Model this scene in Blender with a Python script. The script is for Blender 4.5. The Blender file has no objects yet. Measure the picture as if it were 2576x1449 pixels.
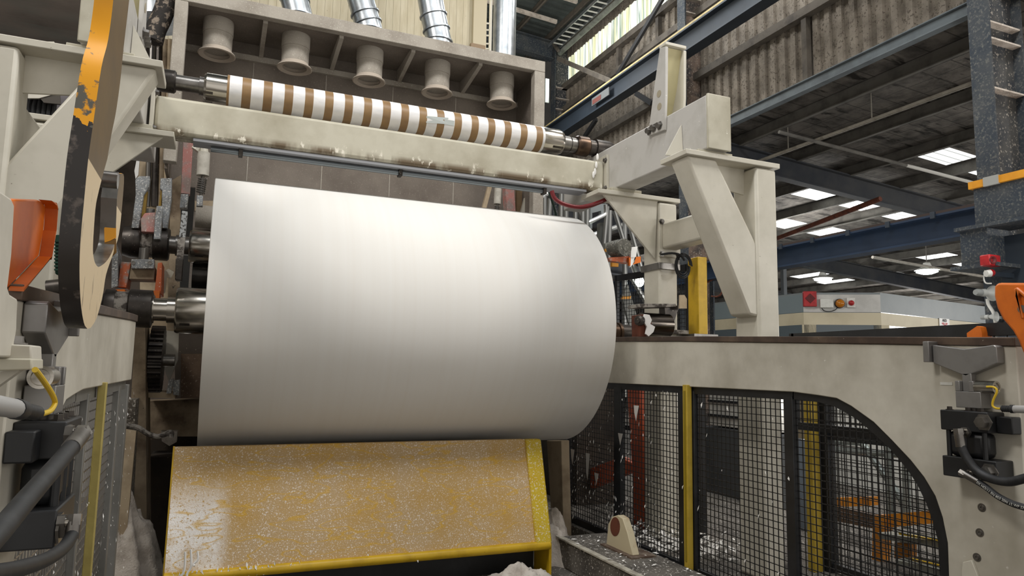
import bpy, bmesh, math, random
from mathutils import Vector, Matrix
random.seed(7)
SC = bpy.context.scene
COL = SC.collection
# ------------------------------------------------------------------ camera
FPX, CX, CY, EYE = 1772.0, 1288.0, 724.5, 1.65
yaw, pitch, roll = (math.radians(a) for a in (22.86, 6.63, 1.04))
_f = Vector((math.sin(yaw)*math.cos(pitch), math.cos(yaw)*math.cos(pitch), math.sin(pitch)))
_r = Vector((math.cos(yaw), -math.sin(yaw), 0))
_u = _r.cross(_f)
R_ = math.cos(roll)*_r + math.sin(roll)*_u
U_ = -math.sin(roll)*_r + math.cos(roll)*_u
CAMLOC = Vector((0, 0, EYE))
cd = bpy.data.cameras.new('camera'); cam = bpy.data.objects.new('camera', cd); COL.objects.link(cam)
cd.sensor_width = 36.0; cd.lens = FPX/2576*36.0; cd.clip_start = 0.05; cd.clip_end = 200
cam.matrix_world = Matrix(((R_.x, U_.x, -_f.x, 0), (R_.y, U_.y, -_f.y, 0), (R_.z, U_.z, -_f.z, EYE), (0, 0, 0, 1)))
SC.camera = cam
# ------------------------------------------------------------------ world, lights, exposure
w = bpy.data.worlds.new('hall_ambient'); SC.world = w; w.use_nodes = True
bg = w.node_tree.nodes['Background']; bg.inputs[0].default_value = (1.0, 0.955, 0.89, 1); bg.inputs[1].default_value = 0.8
def area(name, loc, target, sx, sy, power, col=(1, 1, 1)):
    l = bpy.data.lights.new(name, 'AREA'); l.shape = 'RECTANGLE'; l.size = sx; l.size_y = sy
    l.energy = power; l.color = col
    o = bpy.data.objects.new(name, l); COL.objects.link(o); o.location = loc
    o.rotation_euler = (Vector(target)-Vector(loc)).to_track_quat('-Z', 'Y').to_euler()
    return o
area('high_bay_light_bank', (1.6, 2.6, 9.6), (1.6, 4.9, 0), 6.0, 1.2, 330, (0.97, 0.985, 1.0))
area('side_wash_light.002', (-5.0, 3.0, 9.4), (3.8, 4.5, 1.2), 2.2, 1.6, 330, (1.0, 0.96, 0.9))  # added side wash, brightens the inner faces of the right frame
area('side_wash_light.003', (7.2, 3.0, 9.4), (-.6, 4.5, 1.2), 1.6, 1.6, 260, (1.0, 0.96, 0.9))  # added side wash, brightens the inner faces of the left frame
area('roof_daylight', (3.0, 12.5, 10.3), (3.0, 9.0, 4), 8.0, 2.0, 420, (0.95, 0.98, 1.0))
def lamp(name, loc, power, col=(1, .98, .95), r=.4):
    l = bpy.data.lights.new(name, 'POINT'); l.energy = power; l.color = col; l.shadow_soft_size = r
    o = bpy.data.objects.new(name, l); COL.objects.link(o); o.location = loc; return o
for i, (x, y, z, p) in enumerate(((12.5, 2.2, 3.3, 380), (16.5, 4.5, 3.3, 200), (13.5, 13.5, 4.2, 260), (20.0, 8.0, 3.4, 420), (24.0, 18.0, 3.2, 420), (14.5, 21.0, 3.7, 260), (5.5, 12.5, 7.5, 200), (6.3, 7.8, 8.6, 150), (6.9, 6.7, 1.7, 60), (6.8, 2.8, 2.9, 80))):
    lamp('bay_fill' + ('.%03d' % i if i else ''), (x, y, z), p)  # added fill lights without fixtures, for low roof, cladding and mesh background
SC.view_settings.view_transform = 'Standard'; SC.view_settings.look = 'None'
SC.view_settings.exposure = 0.06; SC.view_settings.gamma = 1.0; SC.view_settings.use_curve_mapping = False
# ------------------------------------------------------------------ pixel -> point on a plane of the hall
def ray(x, y):
    return R_*((x-CX)/FPX) - U_*((y-CY)/FPX) + _f
def onX(x, y, c):
    d = ray(x, y); return CAMLOC + d*(c/d.x)
def onY(x, y, c):
    d = ray(x, y); return CAMLOC + d*(c/d.y)
def onZ(x, y, c):
    d = ray(x, y); return CAMLOC + d*((c-EYE)/d.z)
def V(*a): return Vector(a)
# ------------------------------------------------------------------ materials
def lin(h):
    h = h.lstrip('#'); out = []
    for i in (0, 2, 4):
        c = int(h[i:i+2], 16)/255; out.append(c/12.92 if c <= .04045 else ((c+.055)/1.055)**2.4)
    return (*out, 1)
class NT:
    def __init__(s, name):
        s.m = bpy.data.materials.new(name); s.m.use_nodes = True; s.t = s.m.node_tree
        s.b = s.t.nodes['Principled BSDF']; s.co = s.t.nodes.new('ShaderNodeTexCoord').outputs['Object']
    def n(s, typ, **kw):
        nd = s.t.nodes.new(typ)
        for k, v in kw.items():
            if isinstance(k, str) and k.startswith('i_'): nd.inputs[k[2:]].default_value = v
            else: setattr(nd, k, v)
        return nd
    def l(s, a, b): s.t.links.new(a, b)
    def noise(s, scale, detail=4, stretch=None, rough=.6):
        nd = s.n('ShaderNodeTexNoise'); nd.inputs['Scale'].default_value = scale; nd.inputs['Detail'].default_value = detail
        nd.inputs['Roughness'].default_value = rough
        if stretch:
            mp = s.n('ShaderNodeMapping'); mp.inputs['Scale'].default_value = stretch
            s.l(s.co, mp.inputs['Vector']); s.l(mp.outputs[0], nd.inputs['Vector'])
        else: s.l(s.co, nd.inputs['Vector'])
        return nd.outputs['Fac']
    def ramp(s, fac, lo, hi, v0=0.0, v1=1.0):
        nd = s.n('ShaderNodeMapRange'); nd.inputs['From Min'].default_value = lo; nd.inputs['From Max'].default_value = hi
        nd.inputs['To Min'].default_value = v0; nd.inputs['To Max'].default_value = v1
        s.l(fac, nd.inputs['Value']); return nd.outputs[0]
    def mix(s, fac, a, b):
        nd = s.n('ShaderNodeMix', data_type='RGBA')
        if hasattr(fac, 'is_linked'): s.l(fac, nd.inputs[0])
        else: nd.inputs[0].default_value = fac
        for v, k in ((a, 6), (b, 7)):
            if hasattr(v, 'is_linked'): s.l(v, nd.inputs[k])
            else: nd.inputs[k].default_value = v
        return nd.outputs[2]
    def math(s, op, a, b=None):
        nd = s.n('ShaderNodeMath', operation=op)
        for v, k in ((a, 0), (b, 1)):
            if v is None: continue
            if hasattr(v, 'is_linked'): s.l(v, nd.inputs[k])
            else: nd.inputs[k].default_value = v
        return nd.outputs[0]
    def xyz(s):
        nd = s.n('ShaderNodeSeparateXYZ'); s.l(s.co, nd.inputs[0]); return nd.outputs
    def nz(s):
        g = s.n('ShaderNodeNewGeometry'); nd = s.n('ShaderNodeSeparateXYZ'); s.l(g.outputs['Normal'], nd.inputs[0]); return nd.outputs
    def bump(s, h, strength=.3, dist=.01):
        nd = s.n('ShaderNodeBump'); nd.inputs['Strength'].default_value = strength; nd.inputs['Distance'].default_value = dist
        s.l(h, nd.inputs['Height']); s.l(nd.outputs[0], s.b.inputs['Normal'])
    def col(s, c): 
        if hasattr(c, 'is_linked'): s.l(c, s.b.inputs['Base Color'])
        else: s.b.inputs['Base Color'].default_value = c
    def rm(s, r, m=0.0): s.b.inputs['Roughness'].default_value = r; s.b.inputs['Metallic'].default_value = m
MATS = {}
def mat(name, base, rough=.55, metal=0., alt=None, ascale=2.0, alo=.45, ahi=.7, speck=None, sscale=60., slo=.6, shi=.66, bump=0., bscale=40., stretch=None, dust=None, dlo=.35, dhi=.9):
    """painted / dusty surface: base colour, broad blotches of alt, fine specks, dust on upward faces"""
    if name in MATS: return MATS[name]
    k = NT(name); c = lin(base)
    if alt: c = k.mix(k.ramp(k.noise(ascale, 5, stretch), alo, ahi), c, lin(alt))
    if speck: c = k.mix(k.ramp(k.noise(sscale, 3), slo, shi), c, lin(speck))
    if dust:
        up = k.ramp(k.nz()[2], dlo, dhi)
        c = k.mix(k.math('MULTIPLY', up, k.ramp(k.noise(6, 5), .25, .55)), c, lin(dust))
    k.col(c); k.rm(rough, metal)
    if bump: k.bump(k.noise(bscale, 4), bump)
    MATS[name] = k.m; return k.m
def emit(name, colr, strength):
    if name in MATS: return MATS[name]
    k = NT(name); k.col(lin(colr)); k.b.inputs['Emission Color'].default_value = lin(colr); k.b.inputs['Emission Strength'].default_value = strength
    MATS[name] = k.m; return k.m
cream = mat('cream_paint', '#cdc8ba', .45, alt='#b8b3a4', ascale=1.6, speck='#8f8878', sscale=35, slo=.72, shi=.76)
creamdirty = mat('cream_paint_grimy', '#c3beac', .5, alt='#a09985', ascale=2.2, alo=.42, ahi=.72, speck='#efece2', sscale=18, slo=.7, shi=.74)
greypaint = mat('grey_plate_paint', '#cdc8bb', .5, alt='#a9a395', ascale=1.7, alo=.38, ahi=.68, speck='#d4d1c8', sscale=26, slo=.7, shi=.75)
armgrey = mat('arm_grey_paint', '#c2bfba', .5, alt='#aeaba4', ascale=3, speck='#e2dfd8', sscale=25, slo=.7, shi=.75)
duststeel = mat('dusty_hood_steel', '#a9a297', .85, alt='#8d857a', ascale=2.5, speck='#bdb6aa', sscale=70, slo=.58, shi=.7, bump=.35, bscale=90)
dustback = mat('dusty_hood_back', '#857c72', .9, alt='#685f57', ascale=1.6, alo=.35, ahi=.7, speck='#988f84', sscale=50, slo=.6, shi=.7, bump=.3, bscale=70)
galv = mat('galvanised_steel', '#b4b9bd', .32, .85, alt='#979da2', ascale=9, alo=.35, ahi=.65)
steel = mat('worn_steel', '#8d8a86', .35, .9, alt='#5e5a56', ascale=5)
chrome = mat('polished_steel', '#c2bdb4', .22, 1., alt='#9a958d', ascale=4, stretch=(.3, 6, 6))
darksteel = mat('dark_oiled_steel', '#4d4844', .4, .75, alt='#2c2927', ascale=5, speck='#a39c92', sscale=45, slo=.68, shi=.72)
blackpaint = mat('black_paint', '#17181a', .45, alt='#26272a', ascale=4, speck='#8d8a86', sscale=40, slo=.76, shi=.79)
blackrub = mat('black_rubber', '#1b1c1e', .55, alt='#2c2d2f', ascale=20)
navy = mat('navy_steel', '#262f39', .6, alt='#1c242d', ascale=2, speck='#4f565c', sscale=30, slo=.72, shi=.77)
navydust = mat('navy_steel_dusty', '#29323c', .75, alt='#45484a', ascale=3, alo=.4, ahi=.7, speck='#62635f', sscale=38, slo=.52, shi=.68, bump=.4, bscale=50)
dustdark = mat('dust_caked_cladding', '#867e73', .95, alt='#615a51', ascale=3, alo=.4, ahi=.7, speck='#5a534a', sscale=26, slo=.56, shi=.62, bump=.4, bscale=40)
orange = mat('orange_paint', '#d9701c', .42, alt='#c05c14', ascale=5)
orangeworn = mat('worn_orange_paint', '#b8603a', .6, alt='#8f8a84', ascale=9, alo=.48, ahi=.62, speck='#cfc8bf', sscale=50, slo=.66, shi=.7)
yellow = mat('yellow_paint', '#cfa81c', .45, alt='#b8930f', ascale=6, speck='#2c2818', sscale=40, slo=.74, shi=.77)
red = mat('red_plastic', '#b3262a', .4, alt='#8f1c20', ascale=9)
whitepl = mat('white_plastic', '#d8d8d2', .5, alt='#c4c3bc', ascale=9)
fluff = mat('paper_fluff', '#c9c0b6', .95, alt='#a1978c', ascale=9, bump=.8, bscale=60)
scrapw = mat('white_paper_scrap', '#eeece8', .9)
bronze = mat('brown_bronze', '#5f4c3e', .35, .8, alt='#3a2f28', ascale=6)
rust = mat('rust', '#6b3a28', .85, alt='#3e2620', ascale=12)
blackcable = mat('black_cable', '#121214', .6)
yelcable = mat('yellow_cable', '#d9b52a', .45)
concrete = mat('dusty_concrete', '#6a655e', .9, alt='#45413c', ascale=2.2, alo=.4, ahi=.65, speck='#cfc9c1', sscale=45, slo=.6, shi=.66, bump=.4, bscale=30)
# ------------------------------------------------------------------ mesh builder
BASE = {}
class MB:
    def __init__(s): s.v = []; s.f = []; s.m = []; s.cur = 0
    def add(s, vs, fs):
        n = len(s.v); s.v += [Vector(p) for p in vs]; s.f += [tuple(i+n for i in f) for f in fs]; s.m += [s.cur]*len(fs); return s
    def box(s, x0, x1, y0, y1, z0, z1):
        x0, x1 = sorted((x0, x1)); y0, y1 = sorted((y0, y1)); z0, z1 = sorted((z0, z1))
        return s.add([(x, y, z) for x in (x0, x1) for y in (y0, y1) for z in (z0, z1)],
                     [(0, 1, 3, 2), (4, 6, 7, 5), (0, 4, 5, 1), (2, 3, 7, 6), (0, 2, 6, 4), (1, 5, 7, 3)])
    def prism(s, pts, ext):
        e = Vector(ext); n = len(pts); p = [Vector(q) for q in pts]
        return s.add(p+[q+e for q in p], [tuple(range(n)), tuple(range(2*n-1, n-1, -1))]+[(i, (i+1) % n, n+(i+1) % n, n+i) for i in range(n)])
    def ring(s, outer, inner, ext):
        """plate with a hole: outer and inner loops of equal count"""
        e = Vector(ext); n = len(outer); o = [Vector(q) for q in outer]; i_ = [Vector(q) for q in inner]
        fs = []
        for a in range(n):
            b = (a+1) % n
            fs += [(a, b, n+b, n+a), (2*n+a, 3*n+a, 3*n+b, 2*n+b), (a, 2*n+a, 2*n+b, b), (n+a, n+b, 3*n+b, 3*n+a)]
        return s.add(o+i_+[q+e for q in o]+[q+e for q in i_], fs)
    def lathe(s, p0, axis, prof, n=24, caps=True):
        a = Vector(axis).normalized(); t = V(0, 0, 1) if abs(a.z) < .9 else V(1, 0, 0)
        u = a.cross(t).normalized(); w_ = a.cross(u)
        vs = []; fs = []; p0 = Vector(p0)
        for d, r in prof:
            for i in range(n):
                th = 2*math.pi*i/n; vs.append(p0+a*d+(u*math.cos(th)+w_*math.sin(th))*r)
        for k in range(len(prof)-1):
            for i in range(n):
                j = (i+1) % n; fs.append((k*n+i, k*n+j, (k+1)*n+j, (k+1)*n+i))
        if caps:
            fs.append(tuple(range(n-1, -1, -1))); m = (len(prof)-1)*n; fs.append(tuple(range(m, m+n)))
        return s.add(vs, fs)
    def cyl(s, p0, p1, r, n=16, r1=None):
        d = Vector(p1)-Vector(p0); return s.lathe(p0, d, [(0, r), (d.length, r if r1 is None else r1)], n)
    def tube(s, pts, r, n=10, sub=0):
        P = [Vector(p) for p in pts]
        if sub:
            Q = []
            for i in range(len(P)-1):
                a = P[max(i-1, 0)]; b = P[i]; c = P[i+1]; d = P[min(i+2, len(P)-1)]
                for k in range(sub):
                    t = k/sub
                    Q.append(.5*((2*b)+(c-a)*t+(2*a-5*b+4*c-d)*t*t+(3*b-a-3*c+d)*t*t*t))
            P = Q+[P[-1]]
        vs = []; fs = []; pu = None
        for i, p in enumerate(P):
            d = (P[min(i+1, len(P)-1)]-P[max(i-1, 0)]).normalized()
            if pu is None:
                t = V(0, 0, 1) if abs(d.z) < .9 else V(1, 0, 0); pu = d.cross(t).normalized()
            else: pu = (pu-d*pu.dot(d)).normalized()
            w_ = d.cross(pu)
            for k in range(n):
                th = 2*math.pi*k/n; vs.append(p+(pu*math.cos(th)+w_*math.sin(th))*r)
        for i in range(len(P)-1):
            for k in range(n):
                j = (k+1) % n; fs.append((i*n+k, i*n+j, (i+1)*n+j, (i+1)*n+k))
        fs.append(tuple(range(n-1, -1, -1))); m = (len(P)-1)*n; fs.append(tuple(range(m, m+n)))
        return s.add(vs, fs)
    def bar(s, p0, p1, wid, hgt, up=(0, 0, 1)):
        """rectangular bar from p0 to p1; wid across, hgt along up"""
        p0 = Vector(p0); p1 = Vector(p1); d = (p1-p0).normalized(); u = Vector(up); sd = d.cross(u).normalized(); u = sd.cross(d)
        q = [sd*(a*wid/2)+u*(b*hgt/2) for a, b in ((-1, -1), (1, -1), (1, 1), (-1, 1))]
        return s.prism([p0+x for x in q], p1-p0)
    def ibeam(s, p0, p1, wid, hgt, tf=.02, tw=.014, up=(0, 0, 1)):
        p0 = Vector(p0); p1 = Vector(p1); d = (p1-p0).normalized(); u = Vector(up); sd = d.cross(u).normalized(); u = sd.cross(d)
        s.bar(p0+u*(hgt/2-tf/2), p1+u*(hgt/2-tf/2), wid, tf, u); s.bar(p0-u*(hgt/2-tf/2), p1-u*(hgt/2-tf/2), wid, tf, u)
        return s.bar(p0, p1, tw, hgt-2*tf, u)
    def ball(s, c, r, nu=12, nv=8, sc=(1, 1, 1)):
        vs = [Vector(c)+V(0, 0, r*sc[2])]; fs = []
        for j in range(1, nv):
            for i in range(nu):
                th = math.pi*j/nv; ph = 2*math.pi*i/nu
                vs.append(Vector(c)+V(r*sc[0]*math.sin(th)*math.cos(ph), r*sc[1]*math.sin(th)*math.sin(ph), r*sc[2]*math.cos(th)))
        vs.append(Vector(c)-V(0, 0, r*sc[2])); L = len(vs)-1
        for i in range(nu):
            j = (i+1) % nu; fs.append((0, 1+i, 1+j)); fs.append((L, L-nu+j, L-nu+i))
            for k in range(nv-2): fs.append((1+k*nu+i, 1+(k+1)*nu+i, 1+(k+1)*nu+j, 1+k*nu+j))
        return s.add(vs, fs)
    def build(s, name, m, parent=None, bevel=0., smooth=35, recalc=True, merge=False):
        me = bpy.data.meshes.new(name)
        b = Vector((0, 0, 0)); root = parent
        while root is not None:
            b += BASE.get(root, Vector((0, 0, 0))); root = None if root not in PAR else PAR[root]
        me.from_pydata([p-b for p in s.v], [], s.f)
        for mm in (m if isinstance(m, (list, tuple)) else [m]): me.materials.append(mm)
        if isinstance(m, (list, tuple)): me.polygons.foreach_set('material_index', s.m)
        if recalc:
            bm = bmesh.new(); bm.from_mesh(me)
            if merge: bmesh.ops.remove_doubles(bm, verts=bm.verts, dist=1e-5)
            bmesh.ops.recalc_face_normals(bm, faces=bm.faces); bm.to_mesh(me); bm.free()
        if smooth:
            me.polygons.foreach_set('use_smooth', [True]*len(me.polygons)); me.set_sharp_from_angle(angle=math.radians(smooth))
        o = bpy.data.objects.new(name, me); COL.objects.link(o)
        if parent is not None: o.parent = parent; PAR[o] = parent
        if bevel:
            md = o.modifiers.new('bevel', 'BEVEL'); md.width = bevel; md.segments = 2; md.limit_method = 'ANGLE'; md.angle_limit = math.radians(40)
        return o
PAR = {}
def tag(o, label, cat, group=None):
    o['label'] = label; o['category'] = cat
    if group: o['group'] = group
    return o
def thing(name, label, cat, loc=(0, 0, 0), group=None):
    o = bpy.data.objects.new(name, None); COL.objects.link(o); o.location = loc; o.empty_display_size = .1
    BASE[o] = Vector(loc); return tag(o, label, cat, group)
def struct(o): o['kind'] = 'structure'; return o
def copy_thing(root, loc, label):
    r = root.copy(); COL.objects.link(r); r.location = loc; r['label'] = label
    for ch in [c for c in PAR if PAR[c] is root]:
        c = ch.copy(); COL.objects.link(c); c.parent = r
        for g in [q for q in PAR if PAR[q] is ch]:
            d = g.copy(); COL.objects.link(d); d.parent = c
    return r
def bolt(mb, p, ax, r=.018, h=.014):
    return mb.lathe(p, ax, [(0, r*1.5), (h*.25, r*1.5), (h*.26, r), (h*1.3, r*.95), (h*1.31, r*.0+.001)], 6)
# ------------------------------------------------------------------ ground
struct(MB().box(-8, 3.72, -4, 11.5, -.4, -.2).build('floor', concrete))
struct(MB().box(3.72, 45, -4, 48, -.4, -.02).build('floor', concrete))
# ------------------------------------------------------------------ big paper roll
RY, RZ, RR, XL, XR = 6.89, 2.1215, 1.2, -.07, 3.47
k = NT('tissue_paper'); 
ln = k.noise(1, 3, (14, .05, .05)); k.col(k.mix(k.ramp(ln, .35, .7), lin('#e9e7e2'), lin('#e7e4de'))); k.rm(.85)
k.bump(k.noise(1, 2, (12, .05, .05)), .03, .01); paper = k.m
pr = thing('paper_roll', 'huge white jumbo paper roll resting in the middle of the machine', 'paper roll', (1.7, RY, RZ-RR))
MB().lathe((XL, RY, RZ), (1, 0, 0), [(0, .15), (0, RR-.006), (.006, RR), (XR-XL-.006, RR), (XR-XL, RR-.006), (XR-XL, .15), (0, .15)], 160, caps=False).build('wound_paper', paper, pr, smooth=50)
def xs(px, py, y=RY-.15): return onY(px, py, y).x
def spool_end(par, A, sgn, chuck, rest):
    """chuck = list of (x, r) making the bright expanding head; rest = list of (name, [(x, r)...], material)"""
    ch = MB().lathe((0, A[0], A[1]), (1, 0, 0), chuck, 40).build('spool_chuck', chrome, par)
    for t in (120, 180, 240):
        sl = MB()
        th = math.radians(t+10); x0, x1 = sorted((chuck[-1][0], chuck[0][0])); r = max(c[1] for c in chuck)
        m_ = .5*(x0+x1); sl.box(m_-.02, m_+.10 if sgn > 0 else m_-.1, -.012, .012, r-.004, r+.002)
        n0 = len(sl.v)-8
        for i in range(n0, n0+8):
            v = sl.v[i]; y, z = v.y, v.z; sl.v[i] = V(v.x, A[0]+y*math.cos(th)-z*math.sin(th), A[1]+y*math.sin(th)+z*math.cos(th))
        sl.build('chuck_slot', darksteel, ch)
    for nm, prof, m_ in rest: MB().lathe((0, A[0], A[1]), (1, 0, 0), prof, 32).build(nm, m_, par)
x_ = [xs(p, 780) for p in (530, 446, 440, 418, 384, 378, 322, 318, 284, 280, 258, 254, 235)]
dustcollar = mat('dust_caked_steel', '#9a948c', .9, alt='#4b4540', ascale=14, alo=.45, ahi=.58, bump=.8, bscale=50)
spool_end(pr, (RY, RZ), -1, [(x_[0], .205), (x_[1], .205), (x_[2], .195)],
    [('journal', [(x_[2], .115), (x_[3], .115), (x_[3], .10), (x_[4], .10), (x_[4], .122), (x_[5], .122)], chrome),
     ('bearing_collar', [(x_[5]+.01, .13), (x_[5], .165), (x_[6], .165), (x_[7], .15)], darksteel),
     ('bearing_collar', [(x_[7], .142), (x_[8], .142)], dustcollar),
     ('bearing_collar', [(x_[8], .15), (x_[9], .155), (x_[10], .155), (x_[11], .12), (x_[12], .10)], darksteel)])
xr = [xs(p, 815) for p in (1540, 1568, 1574, 1598, 1602, 1618)]
for nm, prof, m_ in [('journal', [(xr[0]-.15, .11), (xr[1], .11), (xr[1], .125), (xr[2], .125)], bronze), ('bearing_collar', [(xr[2], .105), (xr[3], .105), (xr[4], .09), (xr[5], .09)], darksteel)]:
    MB().lathe((0, RY, RZ-.04), (1, 0, 0), prof, 32).build(nm, m_, pr)
# ------------------------------------------------------------------ striped spool on the lifting arms
SY = 6.62
zt = .5*(onY(570, 205, SY-.02).z+onY(570, 267, SY-.02).z); zb = .5*(onY(1366, 308, SY-.02).z+onY(1366, 377, SY-.02).z)
SZ = .5*(zt+zb); SR = .5*(onY(1000, 257, SY).z-onY(1000, 327, SY).z)*.975
sx = lambda px, py: onY(px, py, SY-.08).x
SX0, SX1 = sx(570, 236), sx(1367, 343)
xb0, xbN = sx(619, 245), sx(1353, 340); per = (xbN-xb0)/16
k = NT('banded_core'); X_ = k.xyz()[0]
fr = k.math('FRACT', k.math('DIVIDE', k.math('ADD', X_, 1.5-xb0+per*.21+per*20), per))
isb = k.math('LESS_THAN', fr, .42)
edge = k.math('GREATER_THAN', X_, SX0-1.5+.015)
kraft = k.mix(k.ramp(k.noise(9), .4, .7), lin('#94764f'), lin('#86694a')); wht = k.mix(k.ramp(k.noise(5, 5, (1, 1, 3)), .45, .75), lin('#ebe9e8'), lin('#d5d6d8'))
k.col(k.mix(isb, wht, kraft)); k.rm(.42); core_m = k.m
sp = thing('empty_spool', 'spool wound with white and brown bands lying above the cream crossbeam', 'spool', (1.5, SY, SZ-SR))
MB().lathe((0, SY, SZ), (1, 0, 0), [(SX0, SR), (SX1, SR)], 64).build('banded_core', core_m, sp)
tp = MB()
for a, b_, c, d_ in ((1073, 292, 1128, 312), (1118, 300, 1143, 316)):
    q = [onY(a, b_, SY-SR-.002), onY(c, b_+4, SY-SR-.002), onY(c, d_, SY-SR-.002), onY(a, d_-4, SY-SR-.002)]
    for z_ in q:
        dz = max(-SR*.98, min(SR*.98, z_.z-SZ)); z_.y = SY-math.sqrt(SR*SR-dz*dz)-.003; z_.z = SZ+dz
    tp.prism(q, (0, .002, 0))
tp.build('tape_patch', mat('silver_tape', '#b9bfbd', .4), sp)['label'] = 'torn silver tape patch'
a = [sx(p, 228) for p in (572, 518, 512, 500, 470, 440, 436, 402, 385)]
spool_end(sp, (SY, SZ), -1, [(a[0], SR*.93), (a[1], SR*.93), (a[2], SR*.8)],
    [('journal', [(a[2], SR*.6), (a[3], SR*.6), (a[3], SR*.5), (a[5], SR*.5)], steel),
     ('bearing_collar', [(a[5], SR*.62), (a[6], SR*.72), (a[7], SR*.72), (a[8], SR*.6)], darksteel)])
a = [sx(p, 350) for p in (1367, 1410, 1419, 1421, 1438, 1442, 1456, 1460, 1484, 1488, 1504, 1508, 1536, 1548)]
spool_end(sp, (SY, SZ), 1, [(a[0], SR*1.0), (a[1], SR*1.0), (a[2], SR*.86)],
    [('journal', [(a[3], SR*.62), (a[4], SR*.62), (a[4], SR*.5), (a[5], SR*.5), (a[5], SR*.58), (a[6], SR*.58)], steel),
     ('bearing_collar', [(a[6], SR*.7), (a[7], SR*.8), (a[8], SR*.8), (a[9], SR*.66)], bronze),
     ('bearing_collar', [(a[9], SR*.62), (a[10], SR*.62), (a[10], SR*.74), (a[12], SR*.74), (a[13], SR*.6)], darksteel)])
# ------------------------------------------------------------------ cross beam
BY = 6.3
BX0, BX1 = -.56, 3.69
cb = thing('crossbeam', 'long cream box beam spanning both lifting arms above the paper roll', 'beam', (1.6, BY+.1, 3.54))
k = NT('beam_paint'); zb_ = k.xyz()[2]
c = k.mix(k.ramp(k.noise(2.2, 5), .42, .72), lin('#c3beac'), lin('#a69f8b'))
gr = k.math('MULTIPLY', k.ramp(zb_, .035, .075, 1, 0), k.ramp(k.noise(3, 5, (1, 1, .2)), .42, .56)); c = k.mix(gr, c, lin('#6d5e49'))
c = k.mix(k.math('MULTIPLY', k.ramp(zb_, .05, .11, 1, 0), k.ramp(k.noise(14, 5, (1, 1, .5)), .6, .64)), c, lin('#e6e0d0')); k.col(c); k.rm(.5)
MB().box(BX0, BX1, BY, BY+.22, 3.535, 3.855).build('box_tube', k.m, cb, bevel=.03)
for x in (BX0-.03, BX1): 
    fl = MB().box(x, x+.03, BY-.05, BY+.27, 3.49, 3.92).build('end_flange', cream, cb, bevel=.004)
    for z in (3.56, 3.86): bolt(MB(), (x if x > 1 else x+.03, BY-.025, z), (-1 if x > 1 else 1, 0, 0), .02, .02).build('bolt', steel, fl)
MB().box(BX0+.3, BX1-.2, BY+.02, BY+.2, 3.505, 3.535).build('wear_strip', mat('grey_strip', '#9b9ca0', .5, .4), cb, bevel=.004)
cdt = thing('conduit', 'thin galvanised conduit pipe clamped under the cream crossbeam', 'pipe', (1.5, BY+.12, 3.46))
p0, p1 = onY(532, 349, BY+.1), onY(1372, 452, BY+.1); zc = 3.478
MB().cyl((p0.x, BY+.1, zc), (p1.x, BY+.1, zc), .024, 12).build('conduit_pipe', mat('conduit_steel', '#7f868a', .4, .7), cdt)
for px, py in ((607, 357), (1007, 404), (1368, 450)):
    x = onY(px, py, BY+.1).x; MB().box(x-.018, x+.018, BY+.06, BY+.14, zc-.034, 3.51).build('pipe_clamp', darksteel, cdt, bevel=.004)
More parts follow.
